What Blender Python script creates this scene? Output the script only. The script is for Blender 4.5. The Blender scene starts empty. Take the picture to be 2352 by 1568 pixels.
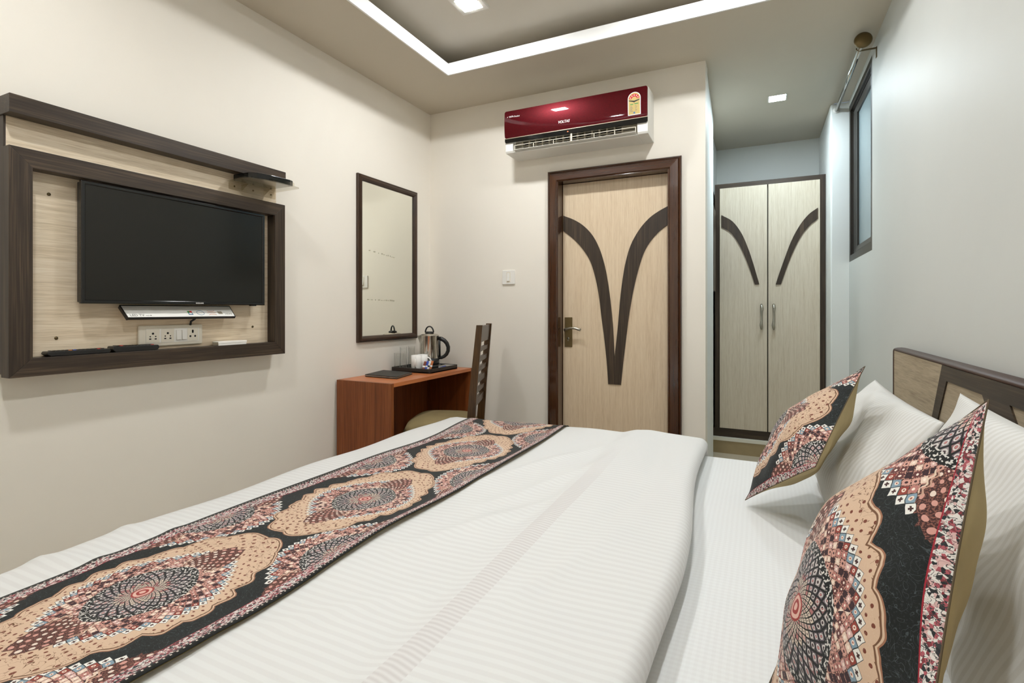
import bpy, bmesh, math, random
from mathutils import Vector, Matrix

random.seed(7)
sc = bpy.context.scene
COL = sc.collection

# ------------------------------------------------------------------ camera, world, exposure
cam_d = bpy.data.cameras.new('camera')
cam_d.sensor_width = 36.0
cam_d.lens = 36.0 * 1180.0 / 2352.0
cam_d.shift_y = -72.0 / 2352.0
cam_d.clip_start = 0.02
cam = bpy.data.objects.new('camera', cam_d)
COL.objects.link(cam)
cam.location = (0, 0, 1.2)
cam.rotation_euler = (math.pi / 2, 0, math.atan(570.0 / 1180.0))
sc.camera = cam

world = bpy.data.worlds.new('world')
sc.world = world
world.use_nodes = True
world.node_tree.nodes['Background'].inputs[0].default_value = (0.55, 0.68, 0.85, 1)
world.node_tree.nodes['Background'].inputs[1].default_value = 0.35

sc.view_settings.view_transform = 'Standard'
sc.view_settings.look = 'None'
sc.view_settings.gamma = 1.0
sc.view_settings.use_curve_mapping = False
sc.view_settings.exposure = 0.13
sc.cycles.use_denoising = True
sc.cycles.max_bounces = 9
sc.cycles.diffuse_bounces = 6
sc.cycles.use_adaptive_sampling = True
sc.cycles.adaptive_threshold = 0.02
sc.cycles.caustics_reflective = False
sc.cycles.caustics_refractive = False
sc.cycles.sample_clamp_indirect = 4.0

LAMP_WARM = (0.965, 0.99, 1.0)
LAMP_COOL = (0.78, 0.92, 1.0)
LAMP_POWER = 372.0      # radiance of the square downlights in the tray
ALCOVE_POWER = 430.0

# ------------------------------------------------------------------ room numbers (metres)
XL, XR = -2.297, 0.578        # left wall, right wall
YB, YN = 3.30, -0.60          # back wall, near wall
H = 2.707                     # lower ceiling
TX0, TX1, TY0, TY1 = -1.806, 0.085, 0.06, 2.792   # opening of the ceiling tray
TRAY_Z = 2.865
PX = 0.464                    # alcove right wall
PY = 4.40                     # face where the room steps in
AY = 5.22                     # alcove back wall
BX = -0.297                   # end of the back wall

# ------------------------------------------------------------------ node helpers
def new_mat(name):
    m = bpy.data.materials.new(name)
    m.use_nodes = True
    nt = m.node_tree
    return m, nt, nt.nodes['Principled BSDF']

class S:
    """a float socket or number with arithmetic that builds Math nodes"""
    def __init__(self, nt, v): self.nt, self.v = nt, v
    def _op(self, op, *others, clamp=False):
        n = self.nt.nodes.new('ShaderNodeMath'); n.operation = op; n.use_clamp = clamp
        for i, o in enumerate((self,) + others):
            o = o.v if isinstance(o, S) else o
            if isinstance(o, (int, float)): n.inputs[i].default_value = float(o)
            else: self.nt.links.new(o, n.inputs[i])
        return S(self.nt, n.outputs[0])
    def __add__(s, o): return s._op('ADD', o)
    def __radd__(s, o): return s._op('ADD', o)
    def __sub__(s, o): return s._op('SUBTRACT', o)
    def __rsub__(s, o): return S(s.nt, float(o))._op('SUBTRACT', s)
    def __mul__(s, o): return s._op('MULTIPLY', o)
    def __rmul__(s, o): return s._op('MULTIPLY', o)
    def __truediv__(s, o): return s._op('DIVIDE', o)
    def __rtruediv__(s, o): return S(s.nt, float(o))._op('DIVIDE', s)
    def __lt__(s, o): return s._op('LESS_THAN', o)
    def __gt__(s, o): return s._op('GREATER_THAN', o)
    def abs(s): return s._op('ABSOLUTE')
    def floor(s): return s._op('FLOOR')
    def frac(s): return s._op('FRACT')
    def sin(s): return s._op('SINE')
    def cos(s): return s._op('COSINE')
    def pow(s, e): return s._op('POWER', e)
    def max(s, o): return s._op('MAXIMUM', o)
    def min(s, o): return s._op('MINIMUM', o)
    def mod(s, o): return s._op('FLOORED_MODULO', o)
    def log(s): return s._op('LOGARITHM', math.e)
    def atan2(s, o): return s._op('ARCTAN2', o)
    def sqrt(s): return s._op('SQRT')
    def madd(s, a, b): return s._op('MULTIPLY_ADD', a, b)

def lin(c):
    f = lambda v: v / 12.92 if v <= 0.04045 else ((v + 0.055) / 1.055) ** 2.4
    return tuple(f(x / 255.0) for x in c) + (1.0,)

def mixc(nt, fac, a, b):
    n = nt.nodes.new('ShaderNodeMix'); n.data_type = 'RGBA'
    for idx, v in ((0, fac), (6, a), (7, b)):
        v = v.v if isinstance(v, S) else v
        if isinstance(v, (tuple, int, float)): n.inputs[idx].default_value = v
        else: nt.links.new(v, n.inputs[idx])
    return n.outputs[2]

def coords(nt, kind='Object'):
    tc = nt.nodes.new('ShaderNodeTexCoord')
    return tc.outputs[kind]

def sep(nt, vec):
    n = nt.nodes.new('ShaderNodeSeparateXYZ'); nt.links.new(vec, n.inputs[0])
    return [S(nt, o) for o in n.outputs]

def comb(nt, *xyz):
    n = nt.nodes.new('ShaderNodeCombineXYZ')
    for i, v in enumerate(xyz):
        v = v.v if isinstance(v, S) else v
        if isinstance(v, (int, float)): n.inputs[i].default_value = v
        else: nt.links.new(v, n.inputs[i])
    return n.outputs[0]

def noise(nt, vec, scale=5.0, detail=3.0, rough=0.5, distort=0.0):
    n = nt.nodes.new('ShaderNodeTexNoise')
    n.inputs['Scale'].default_value = scale; n.inputs['Detail'].default_value = detail
    n.inputs['Roughness'].default_value = rough; n.inputs['Distortion'].default_value = distort
    nt.links.new(vec, n.inputs['Vector'])
    return S(nt, n.outputs[0])

def ramp(nt, fac, stops):
    n = nt.nodes.new('ShaderNodeValToRGB')
    while len(n.color_ramp.elements) < len(stops): n.color_ramp.elements.new(0.5)
    for e, (p, c) in zip(n.color_ramp.elements, stops): e.position = p; e.color = c
    nt.links.new(fac.v if isinstance(fac, S) else fac, n.inputs[0])
    return n.outputs[0]

def bump(nt, bsdf, h, strength=0.2, dist=0.001):
    n = nt.nodes.new('ShaderNodeBump')
    n.inputs['Strength'].default_value = strength; n.inputs['Distance'].default_value = dist
    nt.links.new(h.v if isinstance(h, S) else h, n.inputs['Height'])
    nt.links.new(n.outputs[0], bsdf.inputs['Normal'])

def plain(name, col, rough=0.5, metal=0.0, spec=0.5, coat=0.0, mottled=0.04):
    m, nt, b = new_mat(name)
    b.inputs['Roughness'].default_value = rough; b.inputs['Metallic'].default_value = metal
    b.inputs['Specular IOR Level'].default_value = spec; b.inputs['Coat Weight'].default_value = coat
    c = lin(col)
    n = noise(nt, coords(nt), 14.0, 3.0)
    d = tuple(max(0, x * (1 - mottled)) for x in c[:3]) + (1,)
    e = tuple(min(1, x * (1 + mottled)) for x in c[:3]) + (1,)
    nt.links.new(ramp(nt, n, [(0.3, d), (0.7, e)]), b.inputs['Base Color'])
    return m

def paint(name, col, rough=0.55, spec=0.3):
    m, nt, b = new_mat(name)
    c = lin(col)
    co = coords(nt)
    n = noise(nt, co, 1.7, 4.0)
    d = tuple(x * 0.975 for x in c[:3]) + (1,)
    nt.links.new(ramp(nt, n, [(0.35, d), (0.65, c)]), b.inputs['Base Color'])
    b.inputs['Roughness'].default_value = rough; b.inputs['Specular IOR Level'].default_value = spec
    bump(nt, b, noise(nt, co, 240.0, 2.0), 0.06, 0.0006)
    return m

def wood(name, dark, mid, light, axis, rough=0.4, across=38.0, along=1.2, spec=0.4, fine=0.5, coat=0.0):
    """laminate with long streaks along one axis"""
    m, nt, b = new_mat(name)
    x, y, z = sep(nt, coords(nt))
    k = [across] * 3; k['XYZ'.index(axis)] = along
    v = comb(nt, x * k[0], y * k[1], z * k[2])
    a = noise(nt, v, 1.0, 4.0, 0.6, 0.35)
    k2 = [across * 7] * 3; k2['XYZ'.index(axis)] = along * 5
    f = noise(nt, comb(nt, x * k2[0], y * k2[1], z * k2[2]), 1.0, 2.0, 0.5)
    t = a * (1 - fine) + f * fine
    nt.links.new(ramp(nt, t, [(0.32, lin(dark)), (0.50, lin(mid)), (0.68, lin(light))]), b.inputs['Base Color'])
    b.inputs['Roughness'].default_value = rough; b.inputs['Specular IOR Level'].default_value = spec
    b.inputs['Coat Weight'].default_value = coat; b.inputs['Coat Roughness'].default_value = 0.08
    bump(nt, b, f, 0.08, 0.0004)
    return m

def emit(name, col, strength):
    m, nt, b = new_mat(name)
    b.inputs['Base Color'].default_value = (0.9, 0.9, 0.9, 1)
    b.inputs['Emission Color'].default_value = col + (1,)
    b.inputs['Emission Strength'].default_value = strength
    return m

def glassy(name, tint=(0.96, 0.97, 0.96, 1), ior=1.45, rough=0.03):
    """thin clear sheet: straight-through transmission plus Fresnel gloss"""
    m, nt, b = new_mat(name)
    out = nt.nodes['Material Output']
    tr = nt.nodes.new('ShaderNodeBsdfTransparent'); gl = nt.nodes.new('ShaderNodeBsdfGlossy')
    gl.inputs['Roughness'].default_value = rough; gl.inputs['Color'].default_value = (0.95, 0.95, 0.95, 1)
    lw = nt.nodes.new('ShaderNodeLayerWeight'); lw.inputs['Blend'].default_value = 0.5
    n = noise(nt, coords(nt), 30.0, 2.0)
    edge = tuple(c * 0.86 for c in tint[:3]) + (1,)
    col = ramp(nt, S(nt, lw.outputs['Facing']) + (n - 0.5) * 0.04, [(0.55, tint), (0.98, edge)])
    nt.links.new(col, tr.inputs['Color'])
    mx = nt.nodes.new('ShaderNodeMixShader')
    fr = S(nt, lw.outputs['Facing']).pow(4.0) * 0.7 + 0.05
    nt.links.new(fr.v, mx.inputs[0]); nt.links.new(tr.outputs[0], mx.inputs[1]); nt.links.new(gl.outputs[0], mx.inputs[2])
    nt.links.new(mx.outputs[0], out.inputs['Surface'])
    return m

# ------------------------------------------------------------------ materials
M = {}
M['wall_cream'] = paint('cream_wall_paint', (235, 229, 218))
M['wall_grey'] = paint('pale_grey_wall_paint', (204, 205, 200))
M['alcove'] = paint('brightened_alcove_paint', (226, 228, 225))  # same paint as the right wall, lightened to carry the alcove lamp's light
M['tray'] = paint('brightened_tray_paint', (226, 221, 211))  # the ceiling's paint, lightened: glow of the downlights put into the colour
M['ceiling'] = paint('shade_darkened_ceiling_paint', (200, 191, 175))  # white paint toned down, part of the ceiling's shade sits in the colour
M['fascia'] = paint('white_fascia_paint', (247, 247, 246), 0.4)
M['ledge'] = plain('shade_browned_ledge', (158, 140, 106), 0.35)  # pale ledge; shadow on its front painted in as olive brown
M['skirt'] = paint('skirting_paint', (222, 218, 205))
M['dark_Y'] = wood('dark_laminate_along_y', (38, 29, 21), (55, 44, 34), (86, 70, 54), 'Y', 0.42, 34, 1.0)
M['dark_Z'] = wood('dark_laminate_along_z', (38, 29, 21), (55, 44, 34), (86, 70, 54), 'Z', 0.42, 34, 1.0)
M['dark_X'] = wood('dark_laminate_along_x', (38, 29, 21), (55, 44, 34), (86, 70, 54), 'X', 0.42, 34, 1.0)
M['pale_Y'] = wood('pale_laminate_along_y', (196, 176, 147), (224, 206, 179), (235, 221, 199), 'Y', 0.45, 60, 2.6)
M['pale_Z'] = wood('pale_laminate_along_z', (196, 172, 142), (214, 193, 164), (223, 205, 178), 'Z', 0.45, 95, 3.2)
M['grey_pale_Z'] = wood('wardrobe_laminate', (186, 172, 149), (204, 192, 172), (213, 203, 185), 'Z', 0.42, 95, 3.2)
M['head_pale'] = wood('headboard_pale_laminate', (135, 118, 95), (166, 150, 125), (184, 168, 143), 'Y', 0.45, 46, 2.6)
M['head_lip'] = plain('headboard_lip_brown', (62, 40, 30), 0.5)
M['frame_gloss_Z'] = wood('varnished_brown_z', (46, 23, 9), (64, 35, 16), (78, 46, 23), 'Z', 0.25, 22, 1.5, 0.4, 0.4, 0.6)
M['frame_gloss_X'] = wood('varnished_brown_x', (46, 23, 9), (64, 35, 16), (78, 46, 23), 'X', 0.25, 22, 1.5, 0.4, 0.4, 0.6)
M['edge_dark'] = plain('dark_edge_band', (52, 40, 31), 0.4)
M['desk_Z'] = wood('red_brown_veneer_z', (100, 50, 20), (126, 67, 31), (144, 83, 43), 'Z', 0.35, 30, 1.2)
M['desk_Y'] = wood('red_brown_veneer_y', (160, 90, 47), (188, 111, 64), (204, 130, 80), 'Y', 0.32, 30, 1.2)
M['chair_Z'] = wood('walnut_chair_wood_z', (46, 29, 10), (68, 44, 17), (88, 60, 28), 'Z', 0.36, 26, 2.0, coat=0.08)
M['mirror_wood_Z'] = wood('mirror_moulding_z', (40, 27, 18), (58, 40, 27), (76, 54, 38), 'Z', 0.3, 30, 2)
M['mirror_wood_Y'] = wood('mirror_moulding_y', (40, 27, 18), (58, 40, 27), (76, 54, 38), 'Y', 0.3, 30, 2)
M['black'] = plain('black_plastic', (22, 21, 19), 0.35)
M['black_gloss'] = plain('black_gloss_plastic', (13, 13, 12), 0.12)
M['black_matt'] = plain('black_leatherette', (38, 35, 31), 0.5)
M['screen'] = plain('television_screen_glass', (24, 22, 16), 0.16, spec=0.4, mottled=0.0)
M['white_plastic'] = plain('white_plastic', (232, 230, 224), 0.35, mottled=0.01)
M['ivory_plastic'] = plain('ivory_socket_plastic', (226, 219, 203), 0.35, mottled=0.01)
M['grey_plastic'] = plain('grey_inner_plastic', (150, 142, 124), 0.5)
M['hole'] = plain('dark_cavity', (16, 14, 12), 0.8)
M['paper_white'] = plain('white_card', (240, 238, 232), 0.6, mottled=0.01)
M['steel'] = plain('brushed_steel', (205, 200, 190), 0.13, metal=1.0, mottled=0.02)
M['chrome'] = plain('chrome', (200, 200, 195), 0.12, metal=1.0, mottled=0.02)
M['brass'] = plain('antique_brass', (120, 104, 74), 0.35, metal=1.0)
M['satin_nickel'] = plain('satin_nickel', (176, 172, 160), 0.28, metal=1.0)
M['ceramic'] = plain('white_ceramic', (240, 238, 233), 0.12, mottled=0.005)
M['glass'] = glassy('clear_glass', (0.992, 0.994, 0.988, 1))
M['acrylic'] = glassy('clear_acrylic', (0.93, 0.91, 0.86, 1), 1.42, 0.06)
M['khaki'] = plain('khaki_cotton', (178, 161, 122), 0.85, spec=0.15, mottled=0.06)
M['seam'] = plain('dark_khaki_seam', (84, 70, 50), 0.8)
M['khaki_seat'] = plain('khaki_seat_cloth', (140, 124, 88), 0.8, spec=0.2, mottled=0.06)
M['lamp_warm'] = emit('tray_lamp_diffuser', LAMP_WARM, LAMP_POWER)
M['lamp_cool'] = emit('alcove_lamp_diffuser', LAMP_COOL, ALCOVE_POWER)
M['mirror'] = plain('mirror_silvering', (246, 247, 238), 0.01, metal=1.0, mottled=0.0)
M['red_print'] = plain('red_print', (190, 40, 36), 0.5)
M['brown_print'] = plain('brown_print', (124, 62, 40), 0.5)
M['white_print'] = plain('white_print', (245, 243, 240), 0.5)
M['grey_print'] = plain('grey_print', (120, 116, 108), 0.5)
M['black_print'] = plain('black_print', (24, 22, 22), 0.5)
M['green_print'] = plain('green_print', (60, 140, 70), 0.5)
M['blue_print'] = plain('blue_print', (60, 90, 190), 0.5)
M['orange_print'] = plain('orange_print', (196, 112, 52), 0.5)
M['cream_print'] = plain('khaki_label_paper', (192, 168, 104), 0.5)
M['steel_blue_print'] = plain('steel_blue_print', (84, 120, 148), 0.5)
M['gold_line'] = plain('champagne_line', (214, 196, 176), 0.25, metal=0.6)
M['alu_dark'] = plain('dark_bronze_aluminium', (38, 33, 27), 0.4)
M['bed_base'] = wood('bed_base_laminate', (38, 29, 21), (55, 44, 34), (86, 70, 54), 'X', 0.42, 34, 1.0)
M['floor'] = None

def red_panel():
    m, nt, b = new_mat('metallic_red_panel')
    x, y, z = sep(nt, coords(nt))
    g = noise(nt, comb(nt, x * 90, y, z * 420), 1.0, 3.0)
    nt.links.new(ramp(nt, g, [(0.3, lin((64, 1, 8))), (0.7, lin((84, 2, 13)))]), b.inputs['Base Color'])
    b.inputs['Metallic'].default_value = 0.5
    b.inputs['Roughness'].default_value = 0.36
    b.inputs['Specular IOR Level'].default_value = 0.12
    b.inputs['Coat Weight'].default_value = 0.45
    b.inputs['Coat Roughness'].default_value = 0.04
    return m
M['red_panel'] = red_panel()

def tiles():
    m, nt, b = new_mat('cream_floor_tile')
    n = nt.nodes.new('ShaderNodeTexBrick')
    n.offset = 0.0
    n.inputs['Scale'].default_value = 1.0
    n.inputs['Brick Width'].default_value = 0.6; n.inputs['Row Height'].default_value = 0.6
    n.inputs['Mortar Size'].default_value = 0.003
    n.inputs['Color1'].default_value = lin((196, 184, 164)); n.inputs['Color2'].default_value = lin((188, 176, 156))
    n.inputs['Mortar'].default_value = lin((150, 140, 122))
    nt.links.new(coords(nt), n.inputs['Vector'])
    nt.links.new(n.outputs[0], b.inputs['Base Color'])
    b.inputs['Roughness'].default_value = 0.2
    return m
M['floor'] = tiles()

def satin_linen(name, base=(219, 219, 217), dim=(214, 213, 211), period=0.021, check=False, band=None, axis='Y'):
    """white satin-stripe cotton: stripes differ in sheen and a shade in tone"""
    m, nt, b = new_mat(name)
    x, y, z = sep(nt, coords(nt))
    c = {'X': x, 'Y': y, 'Z': z}[axis]
    wob = noise(nt, coords(nt), 3.0, 2.0) * 0.012
    st = ((c + wob) * (2 * math.pi / period)).sin()
    fac = (st * 1.6 + 0.5)._op('MULTIPLY', 1.0, clamp=True)
    if check:
        o = {'X': y, 'Y': x, 'Z': x}[axis]
        s2 = ((o + wob) * (2 * math.pi / (period))).sin()
        fac = fac * 0.55 + (s2 * 1.6 + 0.5)._op('MULTIPLY', 1.0, clamp=True) * 0.45
    col = mixc(nt, fac, lin(dim), lin(base))
    if band:
        x0, x1, y1 = band
        inb = (x > x0) * (x < x1) * ((y1 - y) * 1.6)._op('MULTIPLY', 1.0, clamp=True)
        fs = ((y + x * 0.25) * (2 * math.pi / 0.0125)).sin() * 0.5 + 0.5
        bc = mixc(nt, fs, lin((203, 199, 197)), lin((217, 215, 213)))
        col = mixc(nt, inb, col, bc)
    nt.links.new(col, b.inputs['Base Color'])
    r = fac * -0.10 + 0.64
    nt.links.new(r.v, b.inputs['Roughness'])
    b.inputs['Specular IOR Level'].default_value = 0.25
    b.inputs['Sheen Weight'].default_value = 0.15
    weave = noise(nt, coords(nt), 900.0, 1.0)
    crump = noise(nt, coords(nt), 9.0, 3.0)
    bump(nt, b, weave * 0.15 + crump, 0.12, 0.006)
    return m
M['duvet'] = satin_linen('satin_stripe_duvet_cotton', band=(0.350, 0.408, 0.72))
M['sheet'] = satin_linen('checked_sheet_cotton', (226, 227, 226), (221, 221, 220), 0.0135, check=True)
M['pillow'] = satin_linen('satin_stripe_pillow_cotton', (216, 215, 212), (206, 204, 199), 0.017, axis='Y')

def carpet(name):
    """printed persian-style cloth: rows of ogee medallions, from the 'pattern' map (metres along, metres across)"""
    m, nt, b = new_mat(name)
    uvn = nt.nodes.new('ShaderNodeUVMap'); uvn.uv_map = 'pattern'
    U, V, _ = sep(nt, uvn.outputs[0])
    raw = comb(nt, U, V, 0.0)
    w1 = (noise(nt, raw, 60.0, 1.0) - 0.5) * 0.004
    w2 = (noise(nt, comb(nt, V, U, 3.0), 60.0, 1.0) - 0.5) * 0.004
    Ud, Vd = U + w1, V + w2
    P = 0.607
    um = ((Ud / P + 0.5).frac() - 0.5) * P
    uh = ((Ud / P).frac() - 0.5) * P
    vh = (Vd.abs() - 0.238)
    rm = (um * um + Vd * Vd).sqrt()
    cm = (um / rm.max(0.001)).abs()
    thm = Vd.atan2(um)
    scal = ((thm * 9.0).sin().abs() * 0.013) + ((thm * 23.0).sin() * 0.0025)
    Rm = cm.pow(5.0) * 0.108 + 0.177 + scal
    inM = rm < Rm
    nM = 1.0 - inM
    lx = um * inM + uh * nM
    ly = Vd * inM + vh * nM
    r = (lx * lx + ly * ly).sqrt().max(0.0005)
    c = (lx / r).abs()
    reff = r / (c.pow(10.0) * 0.20 * (r * 6.0)._op('MULTIPLY', 1.0, clamp=True) + 1.0)
    RZ = 0.093
    zo = reff > RZ
    zi = 1.0 - zo
    n_ = zo * 26.0 + 26.0
    k = n_ / (2 * math.pi) * (zi * -0.22 + 1.0)
    p = ly.atan2(lx) * n_ / (2 * math.pi)
    q = (reff / (zo * (RZ - 0.0203) + 0.0203)).log() * k
    a, d = p + q, q - p
    ia, id_ = a.floor(), d.floor()
    fa, fd = a - ia - 0.5, d - id_ - 0.5
    row = ia + id_ + 1.0 + zo * 20.0            # 0..10 inner disc, 20..28 flowers, 29 coloured, 30 white, beyond
    ph = ia - id_
    edge = fa.abs().max(fd.abs())
    cd = (fa * fa + fd * fd).sqrt()
    wn = nt.nodes.new('ShaderNodeTexWhiteNoise'); wn.noise_dimensions = '3D'
    nt.links.new(comb(nt, ph.mod(n_ * 2.0), row, (Ud / P).floor() + inM * 7.0), wn.inputs['Vector'])
    rnd = S(nt, wn.outputs['Value'])
    fleck = noise(nt, raw, 420.0, 2.0)
    black, cream, peach = lin((29, 30, 29)), lin((222, 203, 184)), lin((205, 175, 149))
    pal_disc = ramp(nt, rnd, [(0.0, lin((92, 86, 90))), (0.35, lin((150, 140, 140))), (0.6, lin((112, 98, 106))), (0.85, lin((138, 100, 100)))])
    pal_in = ramp(nt, rnd, [(0.0, lin((210, 194, 178))), (0.5, lin((190, 164, 154))), (0.85, lin((168, 112, 110)))])
    pal_fl = ramp(nt, rnd, [(0.0, lin((54, 34, 40))), (0.22, lin((200, 152, 138))), (0.45, lin((222, 198, 180))), (0.64, lin((178, 120, 112))), (0.78, lin((98, 54, 54))), (0.88, lin((208, 172, 166)))])
    for e in (pal_disc, pal_in, pal_fl): e.node.color_ramp.interpolation = 'CONSTANT'
    col = mixc(nt, row > 5.5, pal_in, pal_disc)
    # small petal drawn inside each disc cell
    rg_ = (cd > 0.19) * (cd < 0.31) * (row > 5.5)
    col = mixc(nt, rg_, col, lin((206, 200, 194)))
    col = mixc(nt, (cd < 0.13), col, mixc(nt, rnd > 0.5, lin((62, 40, 44)), lin((186, 120, 116))))
    col = mixc(nt, edge > 0.385, col, black)
    # flowers
    flo = pal_fl
    flo = mixc(nt, cd < 0.17, flo, mixc(nt, rnd > 0.45, lin((64, 38, 40)), lin((236, 220, 206))))
    flo = mixc(nt, edge > 0.41, flo, mixc(nt, fleck > 0.5, lin((70, 46, 44)), lin((190, 140, 124))))
    col = mixc(nt, zo, col, flo)
    # coloured and white diamonds
    par = (ph * 0.5).floor().mod(2.0)
    dia = mixc(nt, par, lin((140, 62, 52)), lin((128, 150, 164)))
    dia = mixc(nt, (cd < 0.23), dia, lin((226, 206, 190)))
    dia = mixc(nt, (cd < 0.10), dia, lin((150, 84, 66)))
    wht = mixc(nt, ((fa.abs().min(fd.abs()) < 0.09) * (edge < 0.25)), lin((226, 223, 216)), lin((66, 42, 40)))
    dw = mixc(nt, row > 27.5, dia, wht)
    dw = mixc(nt, edge > 0.45, dw, lin((54, 60, 62)))
    col = mixc(nt, row > 26.5, col, dw)
    # black rim of the disc with white specks
    rim = ((reff - 0.0885).abs() < 0.007)
    speck = noise(nt, raw, 210.0, 1.0)
    col = mixc(nt, rim, col, mixc(nt, speck > 0.555, black, lin((206, 202, 196))))
    # hub
    hub = reff < 0.0205
    hubc = mixc(nt, (reff * 560.0).sin() > 0.0, lin((150, 58, 54)), lin((214, 172, 158)))
    col = mixc(nt, hub, col, hubc)
    # brown wings towards the points
    cw = c + (r * 420.0).sin() * 0.006
    lim = (c - 0.925) * 75.0 + 25.0
    wing = (cw > 0.925) * (row > 21.5) * (row < lim)
    wingc = mixc(nt, fleck > 0.52, lin((66, 40, 38)), lin((128, 84, 72)))
    wingc = mixc(nt, cd < 0.27, wingc, mixc(nt, rnd > 0.5, lin((200, 148, 136)), lin((222, 204, 190))))
    wingc = mixc(nt, cw < 0.934, wingc, lin((216, 194, 172)))
    wingc = mixc(nt, (cw > 0.941) * (cw < 0.948), wingc, lin((188, 150, 130)))
    col = mixc(nt, wing, col, wingc)
    # field beyond the white row: peach with dots in the ogee, black ground outside
    beyond = (row > 28.5) * (1.0 - wing)
    sp = (comb(nt, Ud * 1.0, Vd * 1.0, 0.0))
    curl = noise(nt, sp, 26.0, 1.0, 0.4, 3.2)
    curlm = ((curl - 0.5).abs() < 0.012) * (row > 30.5)
    pe = mixc(nt, (cd < 0.18) * (rnd > 0.20), peach, lin((112, 58, 42)))
    pe = mixc(nt, (fleck - 0.5)._op('MULTIPLY', 0.8, clamp=True), pe, cream)
    pe = mixc(nt, curlm, pe, lin((104, 72, 48)))
    rimd = Rm - rm
    pe = mixc(nt, (rimd < 0.0065), pe, lin((206, 178, 152)))
    pe = mixc(nt, (rimd < 0.0085) * (rimd > 0.0055), pe, lin((112, 80, 58)))
    pe = mixc(nt, (rimd < 0.0025), pe, lin((150, 106, 82)))
    gcurl = noise(nt, sp, 34.0, 1.0, 0.4, 3.6)
    gr = mixc(nt, (gcurl - 0.5).abs() < 0.011, lin((27, 29, 28)), lin((62, 70, 72)))
    gr = mixc(nt, fleck > 0.60, gr, lin((40, 44, 44)))
    field = mixc(nt, inM, gr, pe)
    col = mixc(nt, beyond, col, field)
    # border strips along both long edges
    av = V.abs()
    bl = comb(nt, U * 1.0, V * 1.6, 0.0)
    vor = nt.nodes.new('ShaderNodeTexVoronoi'); vor.inputs['Scale'].default_value = 230.0
    nt.links.new(bl, vor.inputs['Vector'])
    vsep = nt.nodes.new('ShaderNodeSeparateColor'); nt.links.new(vor.outputs['Color'], vsep.inputs[0])
    vr = S(nt, vsep.outputs[0])
    fl = ramp(nt, vr, [(0.0, lin((218, 212, 206))), (0.38, lin((168, 88, 96))), (0.52, lin((44, 46, 48))), (0.68, lin((208, 172, 168))), (0.86, lin((130, 56, 62)))])
    fl.node.color_ramp.interpolation = 'CONSTANT'
    curlb = noise(nt, raw, 130.0, 1.0, 0.4, 2.0)
    fl = mixc(nt, (curlb - 0.5).abs() < 0.03, fl, lin((60, 62, 62)))
    col = mixc(nt, av > 0.219, col, fl)
    col = mixc(nt, (av > 0.2186) * (av < 0.2199), col, lin((150, 40, 52)))
    bead = (((U * (1 / 0.011)).frac() - 0.5).abs() < 0.15) * ((av - 0.2475).abs() < 0.0014)
    edgec = mixc(nt, bead, lin((30, 30, 28)), lin((206, 196, 184)))
    col = mixc(nt, av > 0.2445, col, edgec)
    nt.links.new(col if not isinstance(col, S) else col.v, b.inputs['Base Color'])
    b.inputs['Roughness'].default_value = 0.8
    b.inputs['Specular IOR Level'].default_value = 0.2
    b.inputs['Sheen Weight'].default_value = 0.1
    bump(nt, b, fleck, 0.15, 0.0008)
    return m
M['carpet'] = carpet('printed_medallion_cloth')

def window_glass():
    m, nt, b = new_mat('reflection_toned_glass')
    n = noise(nt, coords(nt), 3.0, 2.0)
    nt.links.new(ramp(nt, n, [(0.3, lin((128, 143, 146))), (0.7, lin((134, 149, 151)))]), b.inputs['Base Color'])  # grey-teal base paints in the room's reflection on the pane
    b.inputs['Roughness'].default_value = 0.22
    b.inputs['Specular IOR Level'].default_value = 0.5
    return m
M['window_glass'] = window_glass()

# ------------------------------------------------------------------ mesh helpers
def tag(o, label, cat, group=None, kind=None):
    o['label'] = label; o['category'] = cat
    if group: o['group'] = group
    if kind: o['kind'] = kind
    return o

def thing(name, label, cat, loc, group=None):
    o = bpy.data.objects.new(name, None); COL.objects.link(o)
    o.location = loc; o.empty_display_size = 0.05
    return tag(o, label, cat, group)

def origin_of(p):
    v = Vector((0, 0, 0))
    while p is not None: v += p.location; p = p.parent
    return v

def obj(name, bm, mat, parent=None, smooth=False, loc=None, bevel=0.0, segs=2):
    """link a world-space bmesh as ONE mesh object, shifted into its parent's frame"""
    bm.normal_update()
    base = origin_of(parent) if parent else Vector(loc or (0, 0, 0))
    bmesh.ops.translate(bm, vec=-base, verts=bm.verts)
    me = bpy.data.meshes.new(name); bm.to_mesh(me); bm.free()
    for mm in (mat if isinstance(mat, (list, tuple)) else [mat]): me.materials.append(mm)
    o = bpy.data.objects.new(name, me); COL.objects.link(o)
    if parent: o.parent = parent
    else: o.location = base
    if smooth:
        for f in me.polygons: f.use_smooth = True
    if bevel:
        md = o.modifiers.new('bevel', 'BEVEL'); md.width = bevel; md.segments = segs; md.limit_method = 'ANGLE'
        md.angle_limit = math.radians(40); md.harden_normals = False
    return o

def struct(name, bm, mat, loc=None, **kw):
    o = obj(name, bm, mat, loc=loc, **kw); o['kind'] = 'structure'
    return o

def box(bm, x0, x1, y0, y1, z0, z1, mi=0):
    vs = [bm.verts.new(p) for p in ((x0,y0,z0),(x1,y0,z0),(x1,y1,z0),(x0,y1,z0),(x0,y0,z1),(x1,y0,z1),(x1,y1,z1),(x0,y1,z1))]
    for f in ((0,3,2,1),(4,5,6,7),(0,1,5,4),(1,2,6,5),(2,3,7,6),(3,0,4,7)):
        bm.faces.new([vs[i] for i in f]).material_index = mi
    return bm

def bx(*a): return box(bmesh.new(), *a)

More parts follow.
